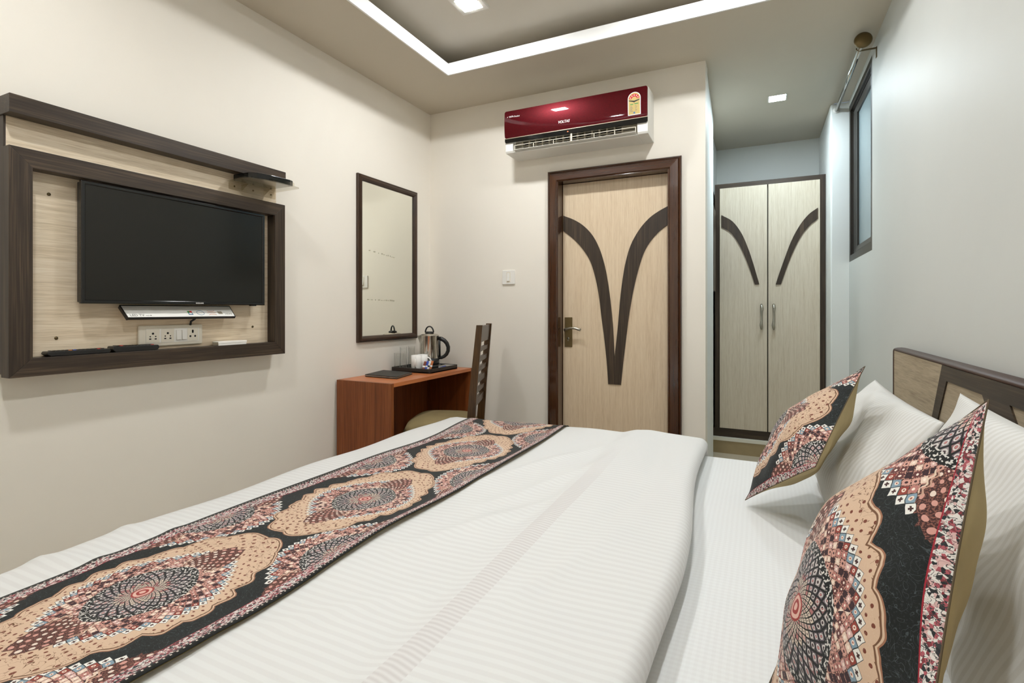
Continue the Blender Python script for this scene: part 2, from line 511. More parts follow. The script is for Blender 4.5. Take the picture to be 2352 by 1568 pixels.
def prism(bm, pts, mapf, n0, n1, mi=0):
    """polygon pts (u,v) extruded between n0 and n1 with mapf(u,v,n)->xyz"""
    A = [bm.verts.new(mapf(u, v, n0)) for u, v in pts]
    B = [bm.verts.new(mapf(u, v, n1)) for u, v in pts]
    fs = [bm.faces.new(A), bm.faces.new(B[::-1])]
    for i in range(len(pts)):
        j = (i + 1) % len(pts)
        fs.append(bm.faces.new((A[i], B[i], B[j], A[j])))
    for f in fs: f.material_index = mi
    bmesh.ops.recalc_face_normals(bm, faces=fs)
    return bm

onL = lambda X0: (lambda u, v, n: (X0 + n, u, v))      # left wall: u=y v=z n=+x
onB = lambda Y0: (lambda u, v, n: (u, Y0 - n, v))      # back wall: u=x v=z n=-y
onR = lambda X0: (lambda u, v, n: (X0 - n, u, v))      # right wall
onZ = lambda Z0: (lambda u, v, n: (u, v, Z0 + n))

def rail(bm, side, u0, u1, v0, v1, prof, mapf):
    """one mitred side of a frame; prof = [(inset, proud)...]"""
    def corner(k, d):
        return [(u0 + d, v0 + d), (u1 - d, v0 + d), (u1 - d, v1 - d), (u0 + d, v1 - d)][k % 4]
    a = [bm.verts.new(mapf(*corner(side, d), h)) for d, h in prof]
    b = [bm.verts.new(mapf(*corner(side + 1, d), h)) for d, h in prof]
    n = len(prof)
    for i in range(n):
        j = (i + 1) % n
        bm.faces.new((a[i], a[j], b[j], b[i]))
    bm.faces.new(a[::-1]); bm.faces.new(b)
    bmesh.ops.recalc_face_normals(bm, faces=bm.faces)
    return bm

def lathe(bm, prof, cx, cy, segs=32, mi=0, cap=True):
    rings = []
    for r, z in prof:
        if r < 1e-5: rings.append([bm.verts.new((cx, cy, z))])
        else: rings.append([bm.verts.new((cx + r * math.cos(2*math.pi*i/segs), cy + r * math.sin(2*math.pi*i/segs), z)) for i in range(segs)])
    fs = []
    for A, B in zip(rings, rings[1:]):
        for i in range(segs):
            j = (i + 1) % segs
            if len(A) == 1 and len(B) == 1: continue
            if len(A) == 1: fs.append(bm.faces.new((A[0], B[i], B[j])))
            elif len(B) == 1: fs.append(bm.faces.new((A[i], A[j], B[0])))
            else: fs.append(bm.faces.new((A[i], A[j], B[j], B[i])))
    for f in fs: f.material_index = mi; f.smooth = True
    bmesh.ops.recalc_face_normals(bm, faces=fs)
    return bm

def tube(bm, pts, rad, segs=10, flat=None, mi=0, closed=False):
    """tube through pts; rad number or list; flat=(up vector, factor) squashes it"""
    pts = [Vector(p) for p in pts]; n = len(pts)
    rads = rad if isinstance(rad, (list, tuple)) else [rad] * n
    up = Vector((0, 0, 1)); prev = None; rings = []
    for i, p in enumerate(pts):
        if closed: t = pts[(i+1) % n] - pts[(i-1) % n]
        else: t = pts[min(i+1, n-1)] - pts[max(i-1, 0)]
        t.normalize()
        if prev is None:
            a = up if abs(t.dot(up)) < 0.9 else Vector((1, 0, 0))
            s = t.cross(a).normalized()
        else: s = (prev - t * prev.dot(t)).normalized()
        prev = s; b = t.cross(s)
        ring = []
        for k in range(segs):
            an = 2 * math.pi * k / segs
            off = (s * math.cos(an) + b * math.sin(an)) * rads[i]
            if flat: off -= flat[0] * off.dot(flat[0]) * (1 - flat[1])
            ring.append(bm.verts.new(p + off))
        rings.append(ring)
    fs = []
    rr = list(zip(rings, rings[1:])) + ([(rings[-1], rings[0])] if closed else [])
    for A, B in rr:
        for k in range(segs):
            j = (k + 1) % segs
            fs.append(bm.faces.new((A[k], A[j], B[j], B[k])))
    if not closed: fs += [bm.faces.new(rings[0][::-1]), bm.faces.new(rings[-1])]
    for f in fs: f.smooth = True; f.material_index = mi
    bmesh.ops.recalc_face_normals(bm, faces=fs)
    return bm

def cyl(bm, p0, p1, r, segs=16, mi=0): return tube(bm, [p0, p1], r, segs, mi=mi)

def arc(cu, cv, r, a0, a1, n):
    return [(cu + r * math.cos(math.radians(a0 + (a1 - a0) * i / n)), cv + r * math.sin(math.radians(a0 + (a1 - a0) * i / n))) for i in range(n + 1)]

def rrect(u0, u1, v0, v1, r, n=4):
    return arc(u1 - r, v1 - r, r, 0, 90, n) + arc(u0 + r, v1 - r, r, 90, 180, n) + arc(u0 + r, v0 + r, r, 180, 270, n) + arc(u1 - r, v0 + r, r, 270, 360, n)

def text(name, s, origin, xdir, up, height, width, mat, parent, extrude=0.0004, shear=0.0, bold=0.0):
    """lettering as a thin raised mesh: origin = lower left, fitted to height and width"""
    cu = bpy.data.curves.new(name, 'FONT'); cu.body = s; cu.extrude = 0.01; cu.shear = shear; cu.offset = bold
    cu.resolution_u = 3
    t = bpy.data.objects.new(name + '_curve', cu); COL.objects.link(t)
    dg = bpy.context.evaluated_depsgraph_get()
    me = bpy.data.meshes.new_from_object(t.evaluated_get(dg))
    bpy.data.objects.remove(t); bpy.data.curves.remove(cu)
    xs = [v.co.x for v in me.vertices]; ys = [v.co.y for v in me.vertices]
    x0, x1, y0, y1 = min(xs), max(xs), min(ys), max(ys)
    X, Y = Vector(xdir).normalized(), Vector(up).normalized(); Z = X.cross(Y)
    o0 = Vector(origin)
    bm = bmesh.new(); bm.from_mesh(me); bpy.data.meshes.remove(me)
    for v in bm.verts:
        a, b_, c = v.co
        v.co = o0 + X * ((a - x0) / (x1 - x0) * width) + Y * ((b_ - y0) / (y1 - y0) * height) + Z * (extrude * (1 if c > 0 else -1))
    return obj(name, bm, mat, parent)

# ------------------------------------------------------------------ room shell
T = 0.12
bm = bx(XL - T, XR + T, YN - T, AY + T, -0.05, 0.0); struct('floor', bm, M['floor'])
struct('wall_left', bx(XL - T, XL, YN - T, YB + T, 0, TRAY_Z + 0.1), M['wall_cream'])
struct('wall_near', bx(XL, XR, YN - T, YN, 0, TRAY_Z + 0.1), M['wall_cream'])
# back wall with the doorway
DX0, DX1, DZ = -1.245, -0.502, 2.082
bm = bmesh.new()
box(bm, XL, DX0, YB, YB + T, 0, TRAY_Z + 0.04)
box(bm, DX1, BX, YB, YB + T, 0, TRAY_Z + 0.04)
box(bm, DX0, DX1, YB, YB + T, DZ, TRAY_Z + 0.04)
box(bm, BX, XR, YB, YB + T, H + 0.05, TRAY_Z + 0.04)
struct('wall_back', bm, M['wall_cream'])
# side of the room behind that wall, seen as its blue-lit end face
bm = bmesh.new()
prism(bm, [(BX, YB + 0.001), (BX - 0.034, 4.31), (BX - 0.075, 4.31), (BX - 0.075, AY), (BX - 0.5, AY), (BX - 0.5, YB + T), (BX - 0.1, YB + T), (BX - 0.1, YB + 0.001)], onZ(0), 0, H)
struct('wall_passage', bm, M['alcove'])
struct('wall_alcove', bx(BX - 0.3, PX + T, AY, AY + T, 0, H), M['alcove'])
# projecting pillar right of the wardrobe
struct('wall_pillar', bx(PX, XR + T, PY, AY, 0, H), M['alcove'], bevel=0.012, segs=3)
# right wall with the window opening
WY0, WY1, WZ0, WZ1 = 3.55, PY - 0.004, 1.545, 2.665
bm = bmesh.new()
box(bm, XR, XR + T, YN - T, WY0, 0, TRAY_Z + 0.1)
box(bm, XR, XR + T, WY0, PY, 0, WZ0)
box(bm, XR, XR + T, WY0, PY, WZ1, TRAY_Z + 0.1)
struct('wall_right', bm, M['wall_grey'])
# lower ceiling around the tray
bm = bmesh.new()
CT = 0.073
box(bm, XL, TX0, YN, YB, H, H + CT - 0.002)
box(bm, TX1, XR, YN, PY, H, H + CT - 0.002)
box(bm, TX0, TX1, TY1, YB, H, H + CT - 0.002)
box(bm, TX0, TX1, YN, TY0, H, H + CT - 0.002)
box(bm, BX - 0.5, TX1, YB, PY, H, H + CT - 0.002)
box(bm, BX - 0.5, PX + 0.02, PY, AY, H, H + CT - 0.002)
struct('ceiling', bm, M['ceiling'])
struct('ceiling_tray', bx(XL, XR, YN, YB, TRAY_Z, TRAY_Z + 0.05), M['tray'])
# white fascia lining the opening
for i, (a, b_, c, d) in enumerate(((TX0 - 0.004, TX0 + 0.006, TY0, TY1), (TX1 - 0.006, TX1 + 0.004, TY0, TY1), (TX0, TX1, TY1 - 0.006, TY1 + 0.004), (TX0, TX1, TY0 - 0.004, TY0 + 0.006))):
    struct('trim_%d' % (i + 1), bx(a, b_, c, d, H - 0.0015, H + CT), M['fascia'])

# ------------------------------------------------------------------ downlights
def downlight(label, x, y, z, lit, mat, group=None):
    t = thing('ceiling_downlight', label, 'ceiling light', (x, y, z), group)
    w = lit / 2; f = w + 0.032
    bm = bmesh.new()
    for s in range(4):
        rail(bm, s, x - f, x + f, y - f, y + f, [(0, 0), (0, 0.006), (0.004, 0.012), (0.028, 0.012), (0.032, 0.006), (0.032, 0.0)], lambda u, v, n: (u, v, z - n))
    obj('trim_frame', bm, M['white_plastic'], t)
    obj('diffuser', bx(x - w, x + w, y - w, y + w, z - 0.013, z - 0.001), mat, t)
    return t
for lab, x, y in (('square white downlight in the ceiling tray nearest the air conditioner, at the left', -1.42, 2.40),
                  ('square white downlight in the ceiling tray nearest the air conditioner, at the right', -0.30, 2.40),
                  ('square white downlight in the ceiling tray farther from the air conditioner, at the left', -1.42, 0.45),
                  ('square white downlight in the ceiling tray farther from the air conditioner, at the right', -0.30, 0.45)):
    downlight(lab, x, y, TRAY_Z, 0.105, M['lamp_warm'], 'downlights in the ceiling tray')
t = thing('ceiling_downlight', 'small square cool-white downlight in the low ceiling before the wardrobe', 'ceiling light', (0.11, 4.105, H))
bm = bmesh.new()
for s in range(4):
    rail(bm, s, 0.11 - 0.06, 0.11 + 0.06, 4.105 - 0.06, 4.105 + 0.06, [(0, 0), (0, 0.003), (0.008, 0.004), (0.008, 0.0)], lambda u, v, n: (u, v, H - n))
obj('trim_frame', bm, M['white_plastic'], t)
obj('diffuser', bx(0.11 - 0.052, 0.11 + 0.052, 4.105 - 0.052, 4.105 + 0.052, H - 0.003, H - 0.0005), M['lamp_cool'], t)

# ------------------------------------------------------------------ door in the back wall
dr = bpy.data.objects.new('door_1', None); COL.objects.link(dr); dr.location = (-0.873, YB, 0); dr['kind'] = 'structure'
dr['label'] = 'pale wood-grain door with a dark V inlay in a glossy brown frame'
FX0, FX1, FZ = -1.312, -0.433, 2.146
prof = [(0, 0.0), (0, 0.022), (0.006, 0.03), (0.014, 0.025), (0.02, 0.033), (0.066, 0.036), (0.073, 0.03), (0.073, 0.0)]
for side, mt in ((1, 'frame_gloss_Z'), (2, 'frame_gloss_X'), (3, 'frame_gloss_Z')):
    obj('frame_post' if side != 2 else 'frame_head', rail(bmesh.new(), side, FX0, FX1, -0.08, FZ, prof, onB(YB)), M[mt], dr)
# jamb lining inside the opening
for nm, a, mt in (('jamb', (DX0, DX0 + 0.012, YB - 0.028, YB + T, 0, DZ), 'frame_gloss_Z'), ('jamb', (DX1 - 0.012, DX1, YB - 0.028, YB + T, 0, DZ), 'frame_gloss_Z'), ('jamb_head', (DX0, DX1, YB - 0.028, YB + T, DZ - 0.012, DZ), 'frame_gloss_X')):
    obj(nm, bx(*a), M[mt], dr)
LY = 3.36                                # face of the leaf
leaf = obj('leaf', bx(DX0 + 0.014, DX1 - 0.013, LY, LY + 0.034, 0.008, DZ - 0.014), M['pale_Z'], dr, bevel=0.002)
LA = [(-1.226, 1.853), (-1.147, 1.818), (-1.08, 1.772), (-1.02, 1.706), (-0.974, 1.621), (-0.942, 1.525), (-0.919, 1.423), (-0.897, 1.272), (-0.878, 1.084), (-0.868, 0.884)]
LB = [(-1.226, 1.748), (-1.154, 1.689), (-1.086, 1.614), (-1.033, 1.528), (-1.0, 1.425), (-0.974, 1.298), (-0.955, 1.146), (-0.935, 0.995), (-0.919, 0.844), (-0.91, 0.709)]
RA = [(-0.517, 1.862), (-0.585, 1.829), (-0.644, 1.789), (-0.704, 1.723), (-0.759, 1.628), (-0.793, 1.518), (-0.815, 1.395), (-0.83, 1.271), (-0.846, 1.085), (-0.868, 0.884)]
RB = [(-0.517, 1.746), (-0.573, 1.708), (-0.632, 1.645), (-0.674, 1.575), (-0.707, 1.478), (-0.735, 1.369), (-0.759, 1.246), (-0.778, 1.123), (-0.799, 0.949), (-0.815, 0.812), (-0.825, 0.709)]
def spline(pts, n=40):
    """Catmull-Rom resampling"""
    out = []; P = [Vector((p[0], p[1])) for p in pts]; P = [P[0] * 2 - P[1]] + P + [P[-1] * 2 - P[-2]]
    m_ = len(pts) - 1
    for i in range(n + 1):
        t_ = min(i / n * m_, m_ - 1e-6); k = int(t_); f = t_ - k
        a, b_, c, d = P[k:k + 4]
        v = 0.5 * ((2 * b_) + (c - a) * f + (2 * a - 5 * b_ + 4 * c - d) * f * f + (3 * b_ - a - 3 * c + d) * f ** 3)
        out.append((v.x, v.y))
    return out
def strip(bm, A, B, mapf, n0, n1):
    """curved band between two edges as a quad strip with thickness"""
    n = len(A)
    fa = [bm.verts.new(mapf(u, v, n1)) for u, v in A]; fb = [bm.verts.new(mapf(u, v, n1)) for u, v in B]
    ba = [bm.verts.new(mapf(u, v, n0)) for u, v in A]; bb = [bm.verts.new(mapf(u, v, n0)) for u, v in B]
    for i in range(n - 1):
        bm.faces.new((fa[i], fb[i], fb[i+1], fa[i+1])); bm.faces.new((ba[i], ba[i+1], bb[i+1], bb[i]))
        bm.faces.new((fa[i], fa[i+1], ba[i+1], ba[i])); bm.faces.new((fb[i], bb[i], bb[i+1], fb[i+1]))
    bm.faces.new((fa[0], ba[0], bb[0], fb[0])); bm.faces.new((fa[-1], fb[-1], bb[-1], ba[-1]))
    bmesh.ops.recalc_face_normals(bm, faces=bm.faces)
    return bm
obj('inlay_strip', strip(bmesh.new(), spline(LA) + [(-0.868, 0.709)], spline(LB) + [(-0.910, 0.709)], onB(LY), -0.002, 0.006), M['dark_Z'], leaf)
obj('inlay_strip', strip(bmesh.new(), spline(RA) + [(-0.868, 0.709)], spline(RB) + [(-0.825, 0.709)], onB(LY), -0.002, 0.006), M['dark_Z'], leaf)
obj('handle_plate', bx(-1.216, -1.162, LY - 0.006, LY, 0.947, 1.151), M['brass'], leaf, bevel=0.002)
bm = bmesh.new()
cyl(bm, (-1.200, LY, 1.068), (-1.200, LY - 0.045, 1.068), 0.010)
tube(bm, [(-1.206, LY - 0.042, 1.060), (-1.190, LY - 0.046, 1.072), (-1.160, LY - 0.048, 1.079), (-1.130, LY - 0.047, 1.078), (-1.105, LY - 0.046, 1.071), (-1.088, LY - 0.046, 1.066)], [0.007, 0.008, 0.008, 0.0085, 0.010, 0.010], 10)
obj('lever_handle', bm, M['satin_nickel'], leaf, smooth=True)
bm = bmesh.new(); cyl(bm, (-1.190, LY - 0.004, 1.006), (-1.190, LY - 0.0085, 1.006), 0.008); box(bm, -1.193, -1.187, LY - 0.0085, LY - 0.004, 0.988, 1.004)
obj('keyhole', bm, M['satin_nickel'], leaf)
# backing so nothing shows round the leaf
obj('stop', bx(DX0, DX1, LY + 0.05, LY + 0.06, 0, DZ), M['wall_grey'], dr)

# ------------------------------------------------------------------ window in the right wall
wn = bpy.data.objects.new('window_1', None); COL.objects.link(wn); wn.location = (XR, (WY0 + WY1) / 2, WZ0); wn['kind'] = 'structure'
wn['label'] = 'tall dark-framed window with a grey reflection coloured into its glass under the ceiling at the right'
wprof = [(0, -0.06), (0, -0.001), (0.045, -0.001), (0.045, -0.016), (0.052, -0.016), (0.052, -0.06)]
for s in range(4):
    obj('frame_rail', rail(bmesh.new(), s, WY0, WY1, WZ0, WZ1, wprof, onR(XR)), M['alu_dark'], wn)
sprof = [(0, -0.055), (0, -0.022), (0.016, -0.018), (0.05, -0.026), (0.05, -0.055)]
for s in range(4):
    obj('sash_rail', rail(bmesh.new(), s, WY0 + 0.05, WY1 - 0.05, WZ0 + 0.05, WZ1 - 0.05, sprof, onR(XR)), M['alu_dark'], wn)
obj('sash_stile', bx(XR + 0.024, XR + 0.05, WY1 - 0.17, WY1 - 0.09, WZ0 + 0.09, WZ1 - 0.09), M['alu_dark'], wn)
obj('pane', bx(XR + 0.036, XR + 0.041, WY0 + 0.06, WY1 - 0.12, WZ0 + 0.06, WZ1 - 0.06), M['window_glass'], wn)
obj('latch', bx(XR + 0.012, XR + 0.030, 3.62, 3.64, 2.0, 2.10), M['black'], wn)

# curtain rod
t = thing('curtain_rod', 'steel curtain rod with round end cap, no curtain, under the ceiling above window', 'curtain rod', (0.50, 3.42, 2.655))
bm = bmesh.new(); cyl(bm, (0.50, 3.34, 2.655), (0.50, PY, 2.655), 0.0125, 16); obj('rod', bm, M['chrome'], t, smooth=False)
bm = bmesh.new()
pr = [(0.0, 0), (0.020, 0.002), (0.038, 0.008), (0.043, 0.016), (0.038, 0.024), (0.022, 0.03), (0.016, 0.036), (0.016, 0.05)]
lathe(bm, [(r, z) for r, z in pr], 0, 0, 28)
bmesh.ops.rotate(bm, cent=(0, 0, 0), matrix=Matrix.Rotation(-math.pi / 2, 3, 'X'), verts=bm.verts)
bmesh.ops.translate(bm, vec=(0.50, 3.30, 2.655), verts=bm.verts)
obj('end_cap', bm, M['brass'], t, smooth=True)
bm = bmesh.new(); box(bm, 0.50, XR, 3.415, 3.425, 2.640, 2.646); box(bm, XR - 0.004, XR, 3.412, 3.428, 2.590, 2.648); tube(bm, [(0.5, 3.42, 2.643), (0.487, 3.42, 2.65), (0.484, 3.42, 2.66)], 0.004, 8)
obj('wall_bracket', bm, M['brass'], t)
bm = bmesh.new(); cyl(bm, (0.50, PY - 0.008, 2.655), (0.50, PY, 2.655), 0.022, 20); obj('end_socket', bm, M['white_plastic'], t)

# ------------------------------------------------------------------ wardrobe in the alcove
WDY, WX0, WX1, WB, WT = 4.70, -0.348, 0.463, 0.165, 2.268
t = thing('wardrobe', 'tall two-door wardrobe, pale wood with dark frame and curved inlays, in the alcove', 'wardrobe', ((WX0 + WX1) / 2, WDY, WB))
bm = bmesh.new()
box(bm, WX0, WX1, WDY + 0.03, AY - 0.002, WB, WT); obj('carcass', bm, M['edge_dark'], t)
fp = [(0, 0), (0, 0.03), (0.034, 0.03), (0.034, 0.0)]
for s in range(4):
    obj('frame_rail' if s % 2 == 0 else 'frame_stile', rail(bmesh.new(), s, WX0, WX1, WB - (0.03 if s < 0 else 0), WT, [(0, 0), (0, 0.03), (0.037, 0.03), (0.037, 0)] if s != 0 else [(0, 0), (0, 0.034), (0.037, 0.034), (0.037, 0)], onB(WDY + 0.03)), M['dark_X' if s % 2 == 0 else 'dark_Z'], t)
DLX = 0.057
WA = [(-0.294, 2.003), (-0.208, 1.943), (-0.139, 1.838), (-0.089, 1.71), (-0.049, 1.576), (-0.006, 1.411)]
WB_ = [(-0.294, 1.903), (-0.224, 1.852), (-0.162, 1.756), (-0.112, 1.637), (-0.074, 1.528), (-0.040, 1.411)]
RA_ = [(0.409, 2.006), (0.345, 1.957), (0.283, 1.874), (0.226, 1.758), (0.177, 1.616), (0.141, 1.504), (0.113, 1.408)]
RB_ = [(0.409, 1.920), (0.352, 1.869), (0.296, 1.794), (0.241, 1.677), (0.198, 1.559), (0.170, 1.471), (0.150, 1.408)]
for (a, b_, A_, B_, hx) in ((WX0 + 0.039, DLX - 0.005, WA, WB_, 0.010), (DLX + 0.003, WX1 - 0.039, RA_, RB_, 0.099)):
    d = obj('door', bx(a, b_, WDY - 0.008, WDY + 0.012, WB + 0.039, WT - 0.039), M['grey_pale_Z'], t, bevel=0.0015)
    obj('inlay_strip', strip(bmesh.new(), spline(A_, 24), spline(B_, 24), onB(WDY - 0.008), -0.002, 0.008), M['dark_Z'], d)
    bm = bmesh.new()
    f = WDY - 0.008
    tube(bm, [(hx, f, 1.246), (hx, f - 0.022, 1.238), (hx + 0.003, f - 0.03, 1.215), (hx, f - 0.026, 1.18), (hx, f - 0.024, 1.147), (hx, f - 0.026, 1.115), (hx - 0.003, f - 0.03, 1.08), (hx, f - 0.022, 1.056), (hx, f, 1.048)],
         [0.008, 0.011, 0.012, 0.0075, 0.006, 0.0075, 0.012, 0.011, 0.008], 10)
    obj('handle', bm, M['satin_nickel'], d, smooth=True)
obj('bottom_rail', bx(WX0 - 0.02, WX1, WDY - 0.012, WDY + 0.03, WB - 0.032, WB + 0.037), M['dark_X'], t)
# ledge the wardrobe stands on; the shadow on its front is coloured in
struct('trim_5', bx(BX - 0.075, PX, WDY - 0.040, AY, 0.0, WB - 0.060), M['ledge'])
struct('trim_6', bx(BX - 0.075, PX, WDY - 0.045, AY, WB - 0.060, WB - 0.033), M['skirt'])
# dark edge of a framed panel hung on the passage wall
t = thing('wall_panel', 'narrow dark edge of a panel on passage wall, left of wardrobe', 'wall panel', (BX - 0.052, 4.5, 1.36))
px_ = BX - 0.075
obj('panel_frame', bx(px_, px_ + 0.042, 4.345, 4.36, 1.355, 2.03), M['edge_dark'], t)
obj('panel_face', bx(px_, px_ + 0.036, 4.36, 4.62, 1.355, 2.03), M['edge_dark'], t)
# skirting boards
for i, a in enumerate(((XL, XL + 0.008, YN, YB, 0, 0.09), (XL, FX0, YB - 0.008, YB, 0, 0.09), (FX1, BX, YB - 0.008, YB, 0, 0.09), (XR - 0.008, XR, YN, PY, 0, 0.09))):
    struct(('baseboard_left', 'baseboard_back', 'baseboard_door', 'baseboard_right')[i], bx(*a), M['skirt'])

# ------------------------------------------------------------------ air conditioner
AX0, AX1, AYF = -1.548, -0.602, 3.10
t = thing('air_conditioner', 'red-fronted split air conditioner with open louvre on the wall above the door', 'air conditioner', ((AX0 + AX1) / 2, YB, 2.257))
OX0, OX1 = -1.492, -0.665
bm = bmesh.new()
sidep = [(3.299, 2.252), (3.299, 2.545), (3.27, 2.552), (3.13, 2.540), (3.105, 2.528), (3.101, 2.33), (3.104, 2.268), (3.112, 2.255)]
mapS = lambda u, v, n: (n, u, v)
prism(bm, sidep, mapS, AX0, OX0); prism(bm, sidep, mapS, OX1, AX1)
prism(bm, [(3.299, 2.252), (3.299, 2.545), (3.27, 2.552), (3.13, 2.540), (3.105, 2.528), (3.103, 2.322), (3.112, 2.324), (3.19, 2.346), (3.20, 2.266), (3.104, 2.2575), (3.112, 2.2515)], mapS, OX0, OX1)
obj('housing', bm, M['white_plastic'], t, bevel=0.004)
TILT = -0.007
def curve_cut(bm):
    for k in range(1, 24):
        bmesh.ops.bisect_plane(bm, geom=list(bm.verts) + list(bm.edges) + list(bm.faces), plane_co=(0, 0, 2.3505 + 0.18 * k / 24), plane_no=(0, 0, 1))
    for v in bm.verts: v.co.y = onP(0, v.co.z, 3.1015 - v.co.y)[1]
    return bm
onP = lambda u, v, n: (u, 3.1015 - n + (v - 2.3505) * TILT + 0.73 * ((v - 2.44) ** 2 - 0.0081), v)     # the front panel leans back and bows out a little
bm = bmesh.new(); prism(bm, rrect(AX0 + 0.002, AX1 + 0.001, 2.3505, 2.531, 0.012), lambda u, v, n: (u, 3.1015 - n, v), 0, 0.012)
curve_cut(bm)
for e in bm.edges:
    if len(e.link_faces) == 2 and e.calc_face_angle() > 0.5: e.smooth = False
obj('front_panel', bm, M['red_panel'], t, smooth=True)
obj('trim_line', bx(AX0 + 0.002, AX1 + 0.001, 3.0895, 3.10, 2.3465, 2.3505), M['gold_line'], t)
bm = bmesh.new(); prism(bm, [(AX0 + 0.002, 2.3465), (AX0 + 0.002, 2.328), (AX0 + 0.008, 2.322), (AX1 - 0.006, 2.317), (AX1 + 0.001, 2.324), (AX1 + 0.001, 2.3465)], onB(3.102), 0, 0.011); band = obj('display_band', bm, M['black_gloss'], t)
obj('indicator', bx(-1.105, -1.095, 3.0905, 3.0912, 2.330, 2.337), M['orange_print'], band)
obj('outlet_cavity', bx(OX0, OX1, 3.178, 3.186, 2.262, 2.346), M['hole'], t)
bm = bmesh.new()
box(bm, OX0, OX1, 3.150, 3.176, 2.333, 2.346); box(bm, OX0, OX1, 3.150, 3.172, 2.302, 2.307)
box(bm, OX0, OX0 + 0.05, 3.150, 3.176, 2.264, 2.345); box(bm, OX1 - 0.10, OX1, 3.150, 3.176, 2.264, 2.345)
for i in range(15):
    x = OX0 + 0.05 + (OX1 - OX0 - 0.15) * i / 14
    box(bm, x - 0.005, x + 0.005, 3.148, 3.176, 2.264, 2.345)
obj('outlet_grille', bm, M['grey_plastic'], t)
bm = bmesh.new()
prism(bm, [(3.090, 2.2690), (3.092, 2.2712), (3.130, 2.2620), (3.128, 2.2590)], mapS, OX0 + 0.012, OX1 - 0.006)
obj('louvre_blade', bm, M['white_plastic'], t)
bm = bmesh.new()
box(bm, OX0 + 0.014, OX1 - 0.006, 3.096, 3.099, 2.2975, 2.3005)
for x in (OX0 + 0.014, -1.34, -1.20, -0.93, -0.80, OX1 - 0.008): box(bm, x - 0.0015, x + 0.0015, 3.096, 3.102, 2.266, 2.3005)
box(bm, -1.083, -1.074, 3.094, 3.104, 2.266, 2.323)
obj('louvre_link', bm, M['ivory_plastic'], t)
obj('side_label', bx(AX1, AX1 + 0.0006, 3.15, 3.20, 2.36, 2.50), M['paper_white'], t)
fy = 3.0895
text('brand_lettering', 'VOLTAS', (-1.161, onP(0, 2.399, 0.0124)[1], 2.3905), (1, 0, 0), (0, TILT, 1), 0.017, 0.077, M['white_print'], t, shear=0.25, bold=0.02)
text('maker_lettering', 'TATA', (-1.513, onP(0, 2.49, 0.0124)[1], 2.485), (1, 0, 0), (0, TILT, 1), 0.0095, 0.035, M['white_print'], t, bold=0.015)
text('maker_lettering', 'A', (-1.526, onP(0, 2.49, 0.0124)[1], 2.486), (1, 0, 0), (0, TILT, 1), 0.007, 0.006, M['white_print'], t)
text('maker_lettering', 'Product', (-1.474, onP(0, 2.488, 0.0124)[1], 2.4825), (1, 0, 0), (0, TILT, 1), 0.0105, 0.040, M['white_print'], t, shear=0.2)
# energy label
lx0, lx1, lz0, lz1 = -0.716, -0.640, 2.368, 2.504
cxm, rr_ = (lx0 + lx1) / 2, (lx1 - lx0) / 2
shape = [(lx1, lz0)] + arc(cxm, lz1 - rr_, rr_, 0, 180, 16) + [(lx0, lz0)]
def shrink(p, k): return [(cxm + (u - cxm) * k, (lz1 - rr_) + (v - (lz1 - rr_)) * k) for u, v in p]
onE = lambda u, v, n: (u, 3.1015 - n, v)
def lbox(bm, u0, u1, v0, v1): return prism(bm, [(u0, v0), (u1, v0), (u1, v1), (u0, v1)], onE, 0.0130, 0.0133)
lab = obj('energy_label', curve_cut(prism(bmesh.new(), shape, onE, 0.0095, 0.0124)), M['white_print'], t)
inner = [(lx1 - 0.004, lz0 + 0.004)] + arc(cxm, lz1 - rr_, rr_ - 0.004, 0, 180, 16) + [(lx0 + 0.004, lz0 + 0.004)]
obj('label_ground', curve_cut(prism(bmesh.new(), inner, onE, 0.0124, 0.0128)), M['cream_print'], lab)
fan = arc(cxm, lz1 - rr_ - 0.006, rr_ - 0.006, 8, 172, 16) + arc(cxm, lz1 - rr_ - 0.006, 0.016, 172, 8, 10)
obj('label_fan', curve_cut(prism(bmesh.new(), fan, onE, 0.0128, 0.0131)), M['red_print'], lab)
bm = bmesh.new()
for k in range(5):
    an = math.radians(25 + 32.5 * k)
    cu_, cv_ = cxm + 0.0245 * math.cos(an), lz1 - rr_ - 0.006 + 0.0245 * math.sin(an)
    st = []
    for j in range(10):
        rr2 = 0.0045 if j % 2 == 0 else 0.002
        st.append((cu_ + rr2 * math.sin(j * math.pi / 5), cv_ + rr2 * math.cos(j * math.pi / 5)))
    prism(bm, st, onE, 0.0130, 0.0133)
obj('label_stars', curve_cut(bm), M['white_print'], lab)
bm = bmesh.new()
z_ = lz1 - rr_ - 0.008
prism(bm, [(cxm - 0.033, z_), (cxm - 0.030, z_ - 0.006), (cxm, z_ - 0.016), (cxm + 0.030, z_ - 0.006), (cxm + 0.033, z_), (cxm, z_ - 0.007)], onE, 0.0130, 0.0133)
prism(bm, [(cxm - 0.002, z_ - 0.01), (cxm, z_ - 0.026), (cxm + 0.002, z_ - 0.01)], onE, 0.0130, 0.0133)
obj('label_pointer', curve_cut(bm), M['black_print'], lab)
bm = bmesh.new()
lbox(bm, cxm - 0.024, cxm - 0.006, lz0 + 0.060, lz0 + 0.065); lbox(bm, cxm + 0.002, cxm + 0.024, lz0 + 0.062, lz0 + 0.067)
obj('label_heading', curve_cut(bm), M['green_print'], lab)
bm = bmesh.new()
for k in range(6):
    z2 = lz0 + 0.050 - k * 0.006
    lbox(bm, cxm - 0.025, cxm - 0.025 + 0.012 + 0.006 * ((k * 7) % 3) / 2, z2, z2 + 0.0022)
    lbox(bm, cxm + 0.006, cxm + 0.012 + 0.006 * ((k * 5) % 3) / 2, z2 + 0.002, z2 + 0.0042)
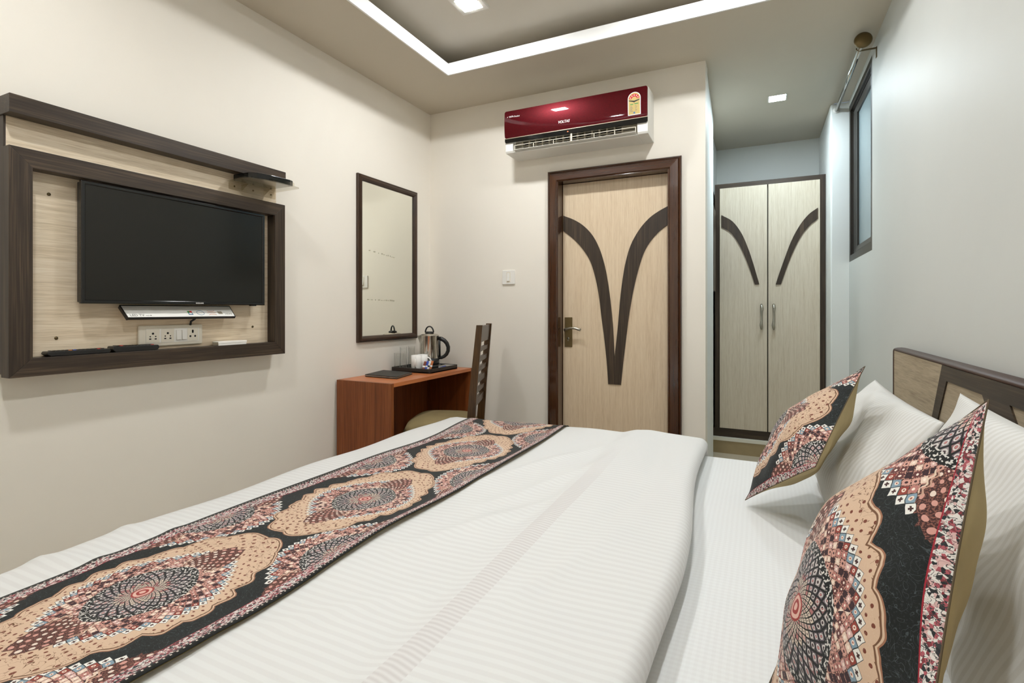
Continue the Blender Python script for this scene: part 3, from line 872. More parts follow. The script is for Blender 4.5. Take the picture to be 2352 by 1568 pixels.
obj('label_small_print', curve_cut(bm), M['grey_print'], lab)
obj('label_emblem', curve_cut(lbox(bmesh.new(), cxm - 0.005, cxm + 0.005, lz0 + 0.008, lz0 + 0.018)), M['steel_blue_print'], lab)

# light switch on the back wall
t = thing('light_switch', 'small white one-gang switch plate on the back wall left of the door', 'light switch', (-1.617, YB, 1.434))
obj('plate', prism(bmesh.new(), rrect(-1.667, -1.568, 1.384, 1.485, 0.006), onB(YB), 0, 0.010), M['white_plastic'], t, bevel=0.002)
obj('rocker_frame', bx(-1.632, -1.602, YB - 0.0115, YB - 0.010, 1.398, 1.471), M['ivory_plastic'], t)
bm = bmesh.new(); prism(bm, [(YB - 0.012, 1.464), (YB - 0.010, 1.466), (YB - 0.010, 1.405), (YB - 0.018, 1.408)], mapS, -1.627, -1.607); obj('rocker', bm, M['white_plastic'], t)

# ------------------------------------------------------------------ television wall unit
UX = XL + 0.030                           # face of the back board
t = thing('television_wall_unit', 'wall-mounted panel, pale wood inside a dark wood frame, behind the television', 'wall unit', (XL, 1.34, 0.976))
bm = bx(XL, UX, 0.808, 1.872, 0.985, 1.88); obj('back_board', bm, [M['pale_Y']], t)
obj('board_edge', bx(XL, UX + 0.001, 0.802, 0.8085, 0.985, 1.88), M['edge_dark'], t)
fpr = [(0, 0), (0, 0.055), (0.062, 0.055), (0.062, 0)]
FU = (0.797, 1.882, 0.976, 1.742)
for s, mt in ((0, 'dark_Y'), (1, 'dark_Z'), (2, 'dark_Y'), (3, 'dark_Z')):
    obj('frame_rail' if s % 2 == 0 else 'frame_stile', rail(bmesh.new(), s, *FU, fpr, onL(UX)), M[mt], t, bevel=0.0012)
obj('top_beam', bx(XL, XL + 0.088, 0.797, 1.884, 1.850, 1.912), M['dark_Y'], t, bevel=0.0015)
for y, z in ((0.924, 1.61), (0.945, 1.10), (1.734, 1.118)):
    bm = bmesh.new(); cyl(bm, (UX, y, z), (UX + 0.002, y, z), 0.0055, 14); box(bm, UX + 0.002, UX + 0.0024, y - 0.004, y + 0.004, z - 0.0008, z + 0.0008); obj('screw', bm, M['brass'], t)

# television
TVX = XL + 0.098
t = thing('television', 'black flat-screen television mounted in the dark wood wall frame', 'television', (UX, 1.37, 1.224))
TY0_, TY1_, TZ0, TZ1 = 0.990, 1.752, 1.224, 1.670
bm = bmesh.new(); box(bm, TVX - 0.040, TVX - 0.008, TY0_ + 0.004, TY1_ - 0.004, TZ0 + 0.004, TZ1 - 0.003); obj('back_shell', bm, M['black'], t, bevel=0.004)
tp = [(0, -0.014), (0, -0.003), (0.003, 0.0), (0.011, 0.0), (0.0135, -0.003), (0.0135, -0.014)]
for s in range(4):
    pf = tp if s != 0 else [(0, -0.014), (0, -0.003), (0.003, 0.0), (0.0115, 0.0), (0.0135, -0.003), (0.0135, -0.014)]
    obj('bezel', rail(bmesh.new(), s, TY0_, TY1_, TZ0, TZ1, pf, onL(TVX)), M['black_gloss'], t)
obj('screen', bx(TVX - 0.010, TVX - 0.0045, TY0_ + 0.012, TY1_ - 0.012, TZ0 + 0.012, TZ1 - 0.012), M['screen'], t)
obj('wall_mount', bx(UX, TVX - 0.038, 1.27, 1.47, 1.33, 1.55), M['black'], t)
text('brand_lettering', 'SAMSUNG', (TVX + 0.0002, 1.407, 1.2275), (0, 1, 0), (0, 0, 1), 0.0052, 0.034, M['white_print'], t, bold=0.02)
obj('receiver_window', bx(TVX - 0.025, TVX - 0.006, 1.683, 1.708, TZ0 - 0.004, TZ0), M['black_gloss'], t)
# white feature flap slung under the set
fl_top, fl_bot = (XL + 0.047, 1.2175), (XL + 0.094, 1.171)
dX, dZ = fl_bot[0] - fl_top[0], fl_bot[1] - fl_top[1]
L_ = math.hypot(dX, dZ); nx, nz = -dZ / L_, dX / L_
def onflap(y, s, n): return (fl_top[0] + dX * s + nx * n, y, fl_top[1] + dZ * s + nz * n)
flp = obj('feature_flap', prism(bmesh.new(), [(1.141, 0), (1.598, 0), (1.594, 1), (1.145, 1)], onflap, -0.006, 0), M['paper_white'], t)
bm = bmesh.new()
prism(bm, [(1.139, -0.05), (1.600, -0.05), (1.600, 0.01), (1.139, 0.01)], onflap, -0.010, 0.001)
prism(bm, [(1.143, 0.985), (1.596, 0.985), (1.596, 1.04), (1.143, 1.04)], onflap, -0.010, 0.001)
prism(bm, [(1.137, 0.0), (1.1415, 0.0), (1.1455, 1.03), (1.141, 1.03)], onflap, -0.012, 0.001)
prism(bm, [(1.5975, 0.0), (1.600, 0.0), (1.596, 1.03), (1.5935, 1.03)], onflap, -0.010, 0.001)
obj('flap_edge', bm, M['black'], flp)
ft = lambda nm, s_, y, s, h, w, m_: text(nm, s_, onflap(y, s, 0.0004), (0, 1, 0), (-dX, 0, -dZ), h, w, m_, flp, 0.0002)
ft('flap_lettering', 'LED TV', 1.156, 0.90, 0.012, 0.052, M['grey_print'])
ft('flap_lettering', 'HDMI', 1.553, 0.82, 0.009, 0.033, M['grey_print'])
bm = bmesh.new(); prism(bm, [(1.212, 0.84), (1.226, 0.84), (1.226, 0.87), (1.212, 0.87)], onflap, 0, 0.0004); prism(bm, [(1.229, 0.80), (1.234, 0.80), (1.234, 0.87), (1.229, 0.87)], onflap, 0, 0.0004); obj('flap_small_print', bm, M['grey_print'], flp)
for (a, b_, s0, s1, mt) in ((1.386, 1.395, .46, .62, 'green_print'), (1.395, 1.405, .46, .62, 'red_print'), (1.386, 1.405, .62, .82, 'steel_blue_print')):
    obj('flap_icon', prism(bmesh.new(), [(a, s0), (b_, s0), (b_, s1), (a, s1)], onflap, 0, 0.0005), M[mt], flp)
obj('flap_icon', prism(bmesh.new(), [(1.390, .62), (1.401, .62), (1.401, .74), (1.390, .74)], onflap, 0.0004, 0.0008), M['white_print'], flp)
bm = bmesh.new(); ell = [Vector(onflap(1.4405 + 0.016 * math.cos(a), 0.64 + 0.20 * math.sin(a), 0.0005)) for a in [2*math.pi*i/24 for i in range(24)]]; tube(bm, ell, 0.0009, 6, closed=True); obj('flap_icon', bm, M['steel_blue_print'], flp)
bm = bmesh.new()
for s0, s1 in ((0.50, 0.44), (0.78, 0.84)):
    tube(bm, [Vector(onflap(y, s, 0.0005)) for y, s in ((1.475, s1), (1.484, s0), (1.500, s0), (1.509, s1))], 0.0009, 6)
prism(bm, [(1.472, .62), (1.511, .62), (1.511, .65), (1.472, .65)], onflap, 0, 0.0005)
obj('flap_icon', bm, M['orange_print'], flp)
bm = bmesh.new(); prism(bm, [(1.520, .50), (1.541, .50), (1.543, .76), (1.523, .76)], onflap, 0, 0.0004); obj('flap_icon', bm, M['grey_plastic'], flp)
# cable down to the socket plate
bm = bmesh.new(); tube(bm, [(XL + 0.06, 1.442, 1.188), (XL + 0.056, 1.440, 1.170), (XL + 0.05, 1.428, 1.158), (XL + 0.044, 1.420, 1.150), (XL + 0.04, 1.419, 1.134)], 0.0042, 8)
obj('power_cable', bm, M['black'], t, smooth=True)

# socket plate
t = thing('socket_plate', 'long ivory socket plate with three outlets and two switches under the television', 'socket', (UX, 1.342, 1.093))
SY0, SY1, SZ0, SZ1 = 1.210, 1.474, 1.050, 1.137
obj('plate', prism(bmesh.new(), rrect(SY0, SY1, SZ0, SZ1, 0.006), onL(UX), 0, 0.011), M['ivory_plastic'], t, bevel=0.004, segs=3)
obj('insert', bx(UX + 0.011, UX + 0.0125, SY0 + 0.026, SY1 - 0.018, SZ0 + 0.014, SZ1 - 0.014), M['white_plastic'], t)
sx = UX + 0.0125
for yc in (1.263, 1.322):
    sk = obj('socket_outlet', bx(sx, sx + 0.001, yc - 0.026, yc + 0.026, SZ0 + 0.016, SZ1 - 0.016), M['ivory_plastic'], t)
    bm = bmesh.new()
    cyl(bm, (sx + 0.0005, yc, 1.103), (sx + 0.0014, yc, 1.103), 0.0045, 12)
    for d in (-0.0105, 0.0105):
        cyl(bm, (sx + 0.0005, yc + d, 1.091), (sx + 0.0014, yc + d, 1.091), 0.0028, 10)
        box(bm, sx + 0.0005, sx + 0.0014, yc + d - 0.004, yc + d + 0.004, 1.0785, 1.0835)
    obj('pin_holes', bm, M['hole'], sk)
for yc in (1.366, 1.390):
    bm = bmesh.new(); prism(bm, [(sx - 0.001, 1.072), (sx + 0.007, 1.074), (sx + 0.003, 1.114), (sx - 0.001, 1.115)], mapS and (lambda u, v, n: (u, n, v)), yc - 0.009, yc + 0.009)
    obj('switch_rocker', bm, M['white_plastic'], t)
sk = obj('socket_outlet', bx(sx, sx + 0.001, 1.405, 1.452, SZ0 + 0.016, SZ1 - 0.016), M['ivory_plastic'], t)
bm = bmesh.new()
for dy, z in ((0, 1.110), (0, 1.104), (-0.0105, 1.086), (0.0105, 1.086)): cyl(bm, (sx + 0.0005, 1.428 + dy, z), (sx + 0.0014, 1.428 + dy, z), 0.0043, 12)
obj('pin_holes', bm, M['hole'], sk)

# remotes and box on the frame's bottom rail
LZ = 0.976 + 0.062
def remote(label, y0, y1, x0, x1, h, rise, red_at, group):
    t = thing('remote_control', label, 'remote control', ((x0 + x1) / 2, (y0 + y1) / 2, LZ), group)
    bm = bmesh.new()
    side = [(y0 + 0.012, LZ), (y1 - 0.008, LZ), (y1, LZ + h * 0.5), (y1 - 0.004, LZ + h), (y0 + 0.004, LZ + h + rise), (y0, LZ + h * 0.55)]
    prism(bm, side, lambda u, v, n: (n, u, v), x0, x1)
    obj('body', bm, M['black'], t, bevel=0.003, segs=3)
    n_ = int((y1 - y0 - 0.03) / 0.0125)
    for c in range(3):
        for r_ in range(n_):
            y = y0 + 0.018 + r_ * 0.0125
            xx = x0 + (x1 - x0) * (0.25 + 0.25 * c)
            z = LZ + h + rise * (1 - (y - y0) / (y1 - y0))
            mt = M['black_gloss']
            if (c, r_) in red_at: mt = M[red_at[(c, r_)]]
            obj('button', bx(xx - 0.004, xx + 0.004, y, y + 0.008, z - 0.001, z + 0.0022), mt, t)
    return t
remote('long thin black remote control lying at the left on the dark frame ledge', 0.898, 1.095, UX + 0.006, UX + 0.050, 0.017, 0.001, {(2, 4): 'orange_print', (2, 5): 'blue_print', (2, 11): 'red_print'}, 'remote controls under the television')
remote('thick black remote control with red buttons lying in front of the socket plate', 1.098, 1.268, UX + 0.008, UX + 0.052, 0.021, 0.003, {(2, 1): 'red_print', (1, 1): 'red_print', (2, 10): 'red_print'}, 'remote controls under the television')
t = thing('small_box', 'small white plastic box lying at the right on the dark frame ledge', 'box', (UX + 0.03, 1.592, LZ))
obj('base', bx(UX + 0.012, UX + 0.052, 1.522, 1.662, LZ, LZ + 0.009), M['white_plastic'], t, bevel=0.001)
obj('lid', bx(UX + 0.010, UX + 0.053, 1.520, 1.664, LZ + 0.0095, LZ + 0.018), M['paper_white'], t, bevel=0.001)
obj('end_label', bx(UX + 0.012, UX + 0.052, 1.5192, 1.520, LZ + 0.003, LZ + 0.016), M['grey_plastic'], t)

# acrylic shelf and set-top box under the beam
SHZ = 1.811
t = thing('acrylic_shelf', 'clear acrylic bracket shelf screwed to the panel above the television', 'shelf', (UX, 1.735, SHZ))
front = [(UX, 1.600), (-2.17, 1.585), (-2.135, 1.585), (-2.112, 1.60), (-2.09, 1.64), (-2.078, 1.68), (-2.072, 1.73), (-2.066, 1.79), (-2.070, 1.84), (-2.078, 1.852), (-2.095, 1.855), (UX, 1.863)]
obj('shelf_plate', prism(bmesh.new(), front, onZ(SHZ), -0.004, 0), M['acrylic'], t)
obj('back_plate', prism(bmesh.new(), rrect(1.606, 1.866, 1.774, SHZ - 0.004, 0.005), onL(UX), 0.0005, 0.0035), M['acrylic'], t)
obj('front_lip', bx(-2.128, -2.12, 1.585, 1.61, SHZ, SHZ + 0.012), M['acrylic'], t)
bm = bmesh.new(); prism(bm, rrect(1.69, 1.815, SHZ, SHZ + 0.016, 0.004), onL(-2.072), 0, 0.003); obj('front_lip', bm, M['acrylic'], t)
for y in (1.672, 1.795):
    obj('rib', prism(bmesh.new(), [(UX + 0.0035, SHZ - 0.004), (UX + 0.05, SHZ - 0.004), (UX + 0.0035, 1.778)], lambda u, v, n: (u, n, v), y - 0.002, y + 0.002), M['acrylic'], t)
for y in (1.634, 1.735, 1.838):
    bm = bmesh.new(); cyl(bm, (UX + 0.003, y, 1.792), (UX + 0.0055, y, 1.792), 0.0042, 12); obj('screw', bm, M['brass'], t)
t = thing('set_top_box', 'flat black set-top box on the clear acrylic shelf', 'set-top box', (-2.16, 1.71, SHZ))
obj('case', prism(bmesh.new(), [(-2.245, 1.615), (-2.14, 1.615), (-2.105, 1.635), (-2.088, 1.70), (-2.082, 1.80), (-2.09, 1.825), (-2.245, 1.825)], onZ(SHZ), 0.003, 0.030), M['black_gloss'], t, bevel=0.003)
bm = bmesh.new()
for x, y in ((-2.23, 1.62), (-2.12, 1.63), (-2.23, 1.81), (-2.10, 1.81)): cyl(bm, (x, y, SHZ + 0.0006), (x, y, SHZ + 0.004), 0.006, 10)
obj('feet', bm, M['black'], t)

# ------------------------------------------------------------------ wall mirror
t = thing('wall_mirror', 'tall mirror in a moulded dark wood frame on the left wall above the desk', 'mirror', (XL, 2.80, 0.994))
MU = (2.492, 3.112, 0.994, 2.066)
mp = [(0, 0), (0, 0.016), (0.003, 0.02), (0.008, 0.018), (0.011, 0.026), (0.024, 0.028), (0.034, 0.021), (0.040, 0.012), (0.040, 0.0)]
for s in range(4):
    obj('frame_rail' if s % 2 == 0 else 'frame_stile', rail(bmesh.new(), s, *MU, mp, onL(XL)), M['mirror_wood_Y' if s % 2 == 0 else 'mirror_wood_Z'], t)
obj('mirror_glass', bx(XL + 0.001, XL + 0.008, MU[0] + 0.036, MU[1] - 0.036, MU[2] + 0.036, MU[3] - 0.036), M['mirror'], t)

bm = bmesh.new(); R5 = random.Random(5)
for zc, dzz, y0, y1 in ((1.585, -0.012, 2.60, 2.86), (1.265, -0.002, 2.585, 2.845)):
    y = y0
    while y < y1:
        f_ = (y - y0) / (y1 - y0); w_ = R5.uniform(0.006, 0.02)
        box(bm, XL + 0.0081, XL + 0.0086, y, y + w_, zc + dzz * f_ * 2, zc + dzz * f_ * 2 + R5.uniform(0.003, 0.007 + 0.004 * f_)); y += w_ + R5.uniform(0.004, 0.03 * (1.2 - f_))
obj('glue_marks', bm, plain('old_glue', (176, 172, 150), 0.7), t)

# ------------------------------------------------------------------ desk
DKX0, DKX1, DKY0, DKY1, DKZ = XL + 0.012, -1.876, 2.315, 3.225, 0.783
t = thing('desk', 'red-brown wooden writing desk with solid sides against the left wall under mirror', 'desk', ((DKX0 + DKX1) / 2, (DKY0 + DKY1) / 2, 0))
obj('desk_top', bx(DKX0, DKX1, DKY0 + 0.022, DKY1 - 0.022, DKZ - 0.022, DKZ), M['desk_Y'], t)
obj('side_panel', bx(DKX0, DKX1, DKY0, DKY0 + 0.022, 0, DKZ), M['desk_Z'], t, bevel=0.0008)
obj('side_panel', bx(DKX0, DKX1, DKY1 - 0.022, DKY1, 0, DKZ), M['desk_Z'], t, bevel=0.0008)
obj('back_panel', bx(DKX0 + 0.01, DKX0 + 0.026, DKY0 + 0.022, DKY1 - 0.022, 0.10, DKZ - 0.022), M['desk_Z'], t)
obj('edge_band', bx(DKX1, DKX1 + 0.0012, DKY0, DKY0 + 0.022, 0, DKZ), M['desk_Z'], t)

# tray with the tea things
t = thing('serving_tray', 'black tray with raised rim holding the kettle and cups on the desk', 'tray', (-2.11, 2.97, DKZ))
tr = rrect(-2.272, -1.945, 2.795, 3.145, 0.022)
bm = prism(bmesh.new(), tr, onZ(DKZ), 0.001, 0.008); obj('tray_base', bm, M['black'], t)
bm = bmesh.new()
ri = rrect(-2.262, -1.955, 2.805, 3.135, 0.014)
n = len(tr); z0, z1 = DKZ, DKZ + 0.029
o0 = [bm.verts.new((u, v, z0)) for u, v in tr]; o1 = [bm.verts.new((u, v, z1)) for u, v in tr]
i1 = [bm.verts.new((u, v, z1)) for u, v in ri]; i0 = [bm.verts.new((u, v, z0 + 0.008)) for u, v in ri]
for a, b_ in ((o0, o1), (o1, i1), (i1, i0)):
    for i in range(n): bm.faces.new((a[i], a[(i+1) % n], b_[(i+1) % n], b_[i]))
bmesh.ops.recalc_face_normals(bm, faces=bm.faces)
obj('rim', bm, M['black_matt'], t)
TZ = DKZ + 0.0088
kx, ky = -2.125, 3.045
t = thing('kettle', 'steel electric kettle with black handle and lid knob on the tray', 'kettle', (kx, ky, TZ))
bm = bmesh.new(); lathe(bm, [(0, TZ), (0.082, TZ), (0.084, TZ + 0.008), (0.080, TZ + 0.018), (0.068, TZ + 0.024), (0.0, TZ + 0.024)], kx, ky, 36); obj('power_base', bm, M['black'], t)
bm = bmesh.new(); lathe(bm, [(0, TZ + 0.026), (0.068, TZ + 0.026), (0.0705, TZ + 0.03), (0.0695, TZ + 0.066), (0, TZ + 0.066)], kx, ky, 36); obj('foot', bm, M['black'], t)
bm = bmesh.new(); lathe(bm, [(0, TZ + 0.066), (0.0695, TZ + 0.066), (0.0695, TZ + 0.07), (0.0665, TZ + 0.222), (0.069, TZ + 0.226), (0.069, TZ + 0.230), (0.064, TZ + 0.232), (0, TZ + 0.232)], kx, ky, 48); obj('jug', bm, M['steel'], t)
bm = bmesh.new(); lathe(bm, [(0.064, TZ + 0.232), (0.055, TZ + 0.238), (0.030, TZ + 0.244), (0, TZ + 0.245)], kx, ky, 36); lid = obj('lid', bm, M['steel'], t)
bm = bmesh.new(); lathe(bm, [(0, TZ + 0.243), (0.030, TZ + 0.243), (0.031, TZ + 0.250), (0.022, TZ + 0.256), (0, TZ + 0.257)], kx, ky, 24)
h = Vector((0.90, 0.435, 0))              # handle points along the desk front
tube(bm, [Vector((kx, ky, TZ + 0.248)) + h * (0.029 * math.cos(a)) + Vector((0, 0, 0.044 * math.sin(a))) for a in [math.pi * i / 12 for i in range(13)]], 0.0052, 8)
obj('lid_knob', bm, M['black'], lid)
bm = bmesh.new(); c0 = Vector((kx, ky, 0))
hp = [(0.066, 0.208), (0.085, 0.204), (0.106, 0.192), (0.124, 0.172), (0.134, 0.145), (0.133, 0.118), (0.122, 0.094), (0.104, 0.078), (0.086, 0.070), (0.068, 0.069)]
tube(bm, [c0 + h * a + Vector((0, 0, TZ + b_)) for a, b_ in hp], [0.013, 0.015, 0.015, 0.0145, 0.014, 0.0135, 0.013, 0.012, 0.0115, 0.011], 12)
tube(bm, [c0 + h * 0.069 + Vector((0, 0, TZ + 0.215)), c0 + h * 0.0705 + Vector((0, 0, TZ + 0.07))], 0.010, 10)
obj('handle', bm, M['black'], t)
bm = bmesh.new(); sp_ = -h; pz = Vector((0, 0, 1)); s90 = Vector((-h.y, h.x, 0))
a_ = [c0 + sp_ * 0.064 + s90 * 0.026 + pz * (TZ + 0.228), c0 + sp_ * 0.064 - s90 * 0.026 + pz * (TZ + 0.228), c0 + sp_ * 0.088 + pz * (TZ + 0.226), c0 + sp_ * 0.066 + pz * (TZ + 0.165)]
vs = [bm.verts.new(v) for v in a_]
for f in ((0, 2, 1), (0, 3, 2), (1, 2, 3), (0, 1, 3)): bm.faces.new([vs[i] for i in f])
bmesh.ops.recalc_face_normals(bm, faces=bm.faces)
obj('spout', bm, M['steel'], t)

def tumbler(label, x, y, r, hgt, invert):
    t = thing('drinking_glass', label, 'glass', (x, y, TZ), 'tumblers on the tray')
    w, b_ = 0.0018, 0.010
    pr = [(0, 0), (r * 0.9, 0), (r, hgt), (r - w, hgt), (r * 0.9 - w, b_), (0, b_)]
    if invert: pr = [(q, hgt - z) for q, z in pr]
    bm = bmesh.new(); lathe(bm, [(q, z + TZ) for q, z in pr], x, y, 32)
    obj('wall', bm, M['glass'], t)
    bm = bmesh.new(); zz = TZ + (hgt - 0.006 if invert else 0.002)
    lathe(bm, [(r * 0.9 + 0.0006, zz), (r * 0.9 + 0.0012, zz + 0.002), (r * 0.9 + 0.0006, zz + 0.004)], x, y, 32)
    obj('base_ring', bm, M['glass'], t)
tumbler('clear tumbler upside down beside the white mugs, front one of pair', -2.2185, 2.868, 0.0265, 0.155, True)
tumbler('clear tumbler upside down against the wall, nearer the kettle', -2.215, 2.955, 0.0265, 0.155, True)
tumbler('clear upright tumbler at the left corner of the tray', -2.237, 2.826, 0.023, 0.115, False)

def mug(label, x, y, hd):
    t = thing('mug', label, 'mug', (x, y, TZ), 'white mugs on the tray')
    r, hgt = 0.035, 0.102
    bm = bmesh.new(); lathe(bm, [(0, TZ), (r * 0.86, TZ), (r * 0.95, TZ + 0.004), (r, TZ + hgt * 0.5), (r, TZ + hgt), (r - 0.003, TZ + hgt), (r - 0.0035, TZ + 0.01), (0, TZ + 0.008)], x, y, 36); obj('cup', bm, M['ceramic'], t)
    hd = Vector((math.cos(hd), math.sin(hd), 0))
    bm = bmesh.new(); tube(bm, [Vector((x, y, TZ)) + hd * (r - 0.002 + 0.026 * math.sin(a)) + Vector((0, 0, 0.052 + 0.03 * math.cos(a))) for a in [math.pi * i / 10 for i in range(11)]], 0.0045, 8)
    obj('handle', bm, M['ceramic'], t)
mug('white china mug nearest the desk front, handle facing forward', -2.105, 2.862, math.radians(-62))
mug('white china mug behind the other mug, handle towards the kettle base', -2.103, 2.932, math.radians(20))

# tea and coffee sachets leaning in the tray
R_ = random.Random(3)
for i, (mt, x, y, lab) in enumerate((('brown_print', -2.043, 2.850, 'reddish-brown stick sachet, leftmost of the bunch beside the mugs'),
                               ('blue_print', -2.035, 2.865, 'blue and white stick sachet standing in the bunch beside the mugs'),
                               ('paper_white', -2.027, 2.880, 'white stick sachet in the middle of the bunch by the mugs'),
                               ('orange_print', -2.018, 2.896, 'orange-brown stick sachet, rightmost of the standing bunch'),
                               ('blue_print', -2.012, 2.965, 'blue and white sachet lying flat on the tray before the kettle'))):
    t = thing('sachet', lab, 'sachet', (x, y, TZ), 'sachets on the tray')
    lean = Vector((0.16, 0.30, 0.94)).normalized() if i < 4 else Vector((0.35, 0.92, 0.18)).normalized()
    wv = Vector((0.85, 0.35, -0.2)) if i < 4 else Vector((0.9, -0.35, 0.25))
    wv = (wv - lean * wv.dot(lean)).normalized(); nv = lean.cross(wv)
    b0 = Vector((x, y, TZ + 0.004)); Ls = 0.062 if i < 4 else 0.07; hw = 0.0085 if i < 4 else 0.018
    mp_ = lambda u, v, n: b0 + wv * u + lean * v + nv * n
    o_ = obj('packet', prism(bmesh.new(), [(-hw, 0), (hw, 0), (hw, Ls), (-hw, Ls)], mp_, -0.002, 0.002), M[mt], t, bevel=0.0012)
    for sg in (0.0021, -0.0025):
        obj('print_band', prism(bmesh.new(), [(-hw, Ls * 0.30), (hw, Ls * 0.36), (hw, Ls * 0.52), (-hw, Ls * 0.50)], mp_, sg, sg + 0.0004), M['white_print' if mt != 'paper_white' else 'black_print'], t)
t = thing('booklet', 'grey folded leaflet lying flat on the tray right of the kettle', 'leaflet', (-2.0, 3.075, TZ))
obj('cover', bx(-2.040, -1.962, 3.03, 3.125, TZ + 0.014, TZ + 0.0185), plain('grey_card', (150, 145, 136), 0.5), t)
obj('pages', bx(-2.039, -1.963, 3.031, 3.124, TZ + 0.001, TZ + 0.014), M['paper_white'], t)
# black folder
t = thing('folder', 'black leather-look folder lying on the desk before the tray', 'folder', (-2.12, 2.60, DKZ))
fo = [(-2.232, 2.500), (-2.285, 2.738), (-2.028, 2.715), (-1.972, 2.488)]
obj('cover', prism(bmesh.new(), fo, onZ(DKZ), 0.001, 0.006), M['black_matt'], t, bevel=0.002)
ins = lambda p, k: [(-2.129 + (u + 2.129) * k, 2.61 + (v - 2.61) * k) for u, v in p]
obj('pages', prism(bmesh.new(), ins(fo, 0.96), onZ(DKZ), 0.006, 0.010), M['paper_white'], t)
obj('cover', prism(bmesh.new(), fo, onZ(DKZ), 0.010, 0.015), M['black_matt'], t, bevel=0.002)

# ------------------------------------------------------------------ chair
t = thing('chair', 'wooden ladder-back chair with khaki cushioned seat tucked under the desk', 'chair', (-1.72, 2.74, 0))
fwd = Vector((-0.936, -0.351, 0)); wid = Vector((-0.351, 0.936, 0)); nb = Vector((-1.525, 2.600, 0))   # near back post
post_d, post_w, BW, SD = 0.046, 0.026, 0.43, 0.43
def cpt(f, w, z): return nb + fwd * f + wid * w + Vector((0, 0, z))
def cbox(bm, f0, f1, w0, w1, z0, z1, lean0=0.0, lean1=0.0):
    vs = [bm.verts.new(cpt(f + (lean0 if z == z0 else lean1), w, z)) for z in (z0, z1) for f, w in ((f0, w0), (f1, w0), (f1, w1), (f0, w1))]
    for f in ((0,1,2,3),(7,6,5,4),(0,4,5,1),(1,5,6,2),(2,6,7,3),(3,7,4,0)): bm.faces.new([vs[i] for i in f])
    bmesh.ops.recalc_face_normals(bm, faces=bm.faces)
    return bm
for w in (0.0, BW - post_w):
    bm = prism(bmesh.new(), [(-0.02, 0), (0.03, 0), (0.03, 0.46), (0.008, 0.72), (-0.034, 1.112), (-0.070, 1.112), (-0.036, 0.72), (-0.02, 0.46)], lambda u, v, n: cpt(u, n, v), w, w + post_w)
    obj('back_post', bm, M['chair_Z'], t)
for w in (0.0, BW - 0.035):
    obj('leg', cbox(bmesh.new(), SD - 0.035, SD, w, w + 0.035, 0, 0.45), M['chair_Z'], t)
zs = [(1.008, 1.106), (0.950, 0.976), (0.887, 0.917), (0.828, 0.858), (0.758, 0.797), (0.697, 0.724), (0.620, 0.667)]
for z0, z1 in zs:
    le = lambda z: -0.018 * min(1, max(0, (z - 0.46) / 0.26)) - 0.038 * max(0, (z - 0.72) / 0.392)
    obj('slat', cbox(bmesh.new(), -0.006, 0.012, post_w, BW - post_w, z0, z1, le(z0), le(z1)), M['chair_Z'], t)
bm = bmesh.new()
cbox(bm, 0.02, SD - 0.01, 0.004, 0.022, 0.40, 0.455); cbox(bm, 0.02, SD - 0.01, BW - 0.022, BW - 0.004, 0.40, 0.455); cbox(bm, SD - 0.03, SD - 0.01, 0.02, BW - 0.02, 0.40, 0.455); cbox(bm, 0.0, 0.02, 0.02, BW - 0.02, 0.40, 0.455)
obj('seat_frame', bm, M['chair_Z'], t)
bm = bmesh.new(); n = 18
grid = [[None] * (n + 1) for _ in range(n + 1)]; gb = [[None] * (n + 1) for _ in range(n + 1)]
for i in range(n + 1):
    for j in range(n + 1):
        a, b_ = 2 * i / n - 1, 2 * j / n - 1
        sq = (1 - abs(a) ** 4) * (1 - abs(b_) ** 4)
        ra = a * (1 - 0.08 * b_ ** 4); rb = b_ * (1 - 0.08 * a ** 4)
        f_ = 0.215 + ra * 0.21; w_ = BW / 2 + rb * 0.226
        grid[i][j] = bm.verts.new(cpt(f_, w_, 0.475 + 0.072 * max(0, sq) ** 0.42))
        gb[i][j] = bm.verts.new(cpt(f_, w_, 0.475 - 0.018 * max(0, sq) ** 0.3))
for i in range(n):
    for j in range(n):
        bm.faces.new((grid[i][j], grid[i+1][j], grid[i+1][j+1], grid[i][j+1])); bm.faces.new((gb[i][j], gb[i][j+1], gb[i+1][j+1], gb[i+1][j]))
bmesh.ops.remove_doubles(bm, verts=bm.verts, dist=0.0004)
bmesh.ops.recalc_face_normals(bm, faces=bm.faces)
obj('seat_cushion', bm, M['khaki_seat'], t, smooth=True)

# ------------------------------------------------------------------ bed: base and headboard
BYN, BYF = 0.20, 2.73
t = thing('bed', 'double bed with a wood-inlaid headboard against the right wall', 'bed', (-0.5, 1.40, 0))
obj('base', bx(-1.50, 0.50, 0.36, 2.43, 0.06, 0.31), M['bed_base'], t)
for x in (-1.44, 0.40):
    for y in (0.42, 2.37): obj('leg', bx(x - 0.03, x + 0.03, y - 0.03, y + 0.03, 0, 0.06), M['black'], t)
HX = 0.523
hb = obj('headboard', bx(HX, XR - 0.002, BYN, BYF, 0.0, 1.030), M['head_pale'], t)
bm = bmesh.new(); tube(bm, [(0.548, BYN - 0.004, 1.030), (0.548, BYF - 0.006, 1.030), (0.548, BYF + 0.001, 1.022), (0.548, BYF + 0.002, 0.99), (0.548, BYF + 0.002, 0.3)], 0.0095, 12, flat=(Vector((1, 0, 0)), 3.0))
obj('edge_lip', bm, M['head_lip'], hb)
dz = 0.50
def lay(name, pts): obj(name, prism(bmesh.new(), pts, onR(HX), 0.0, 0.004), M['dark_Y'], hb)
k1 = (2.147 - 2.057) / (1.037 - 0.882)
def yl(z): return 2.064 + (1.020 - z) * k1
def yl2(z): return 2.018 + (0.979 - z) * 0.67
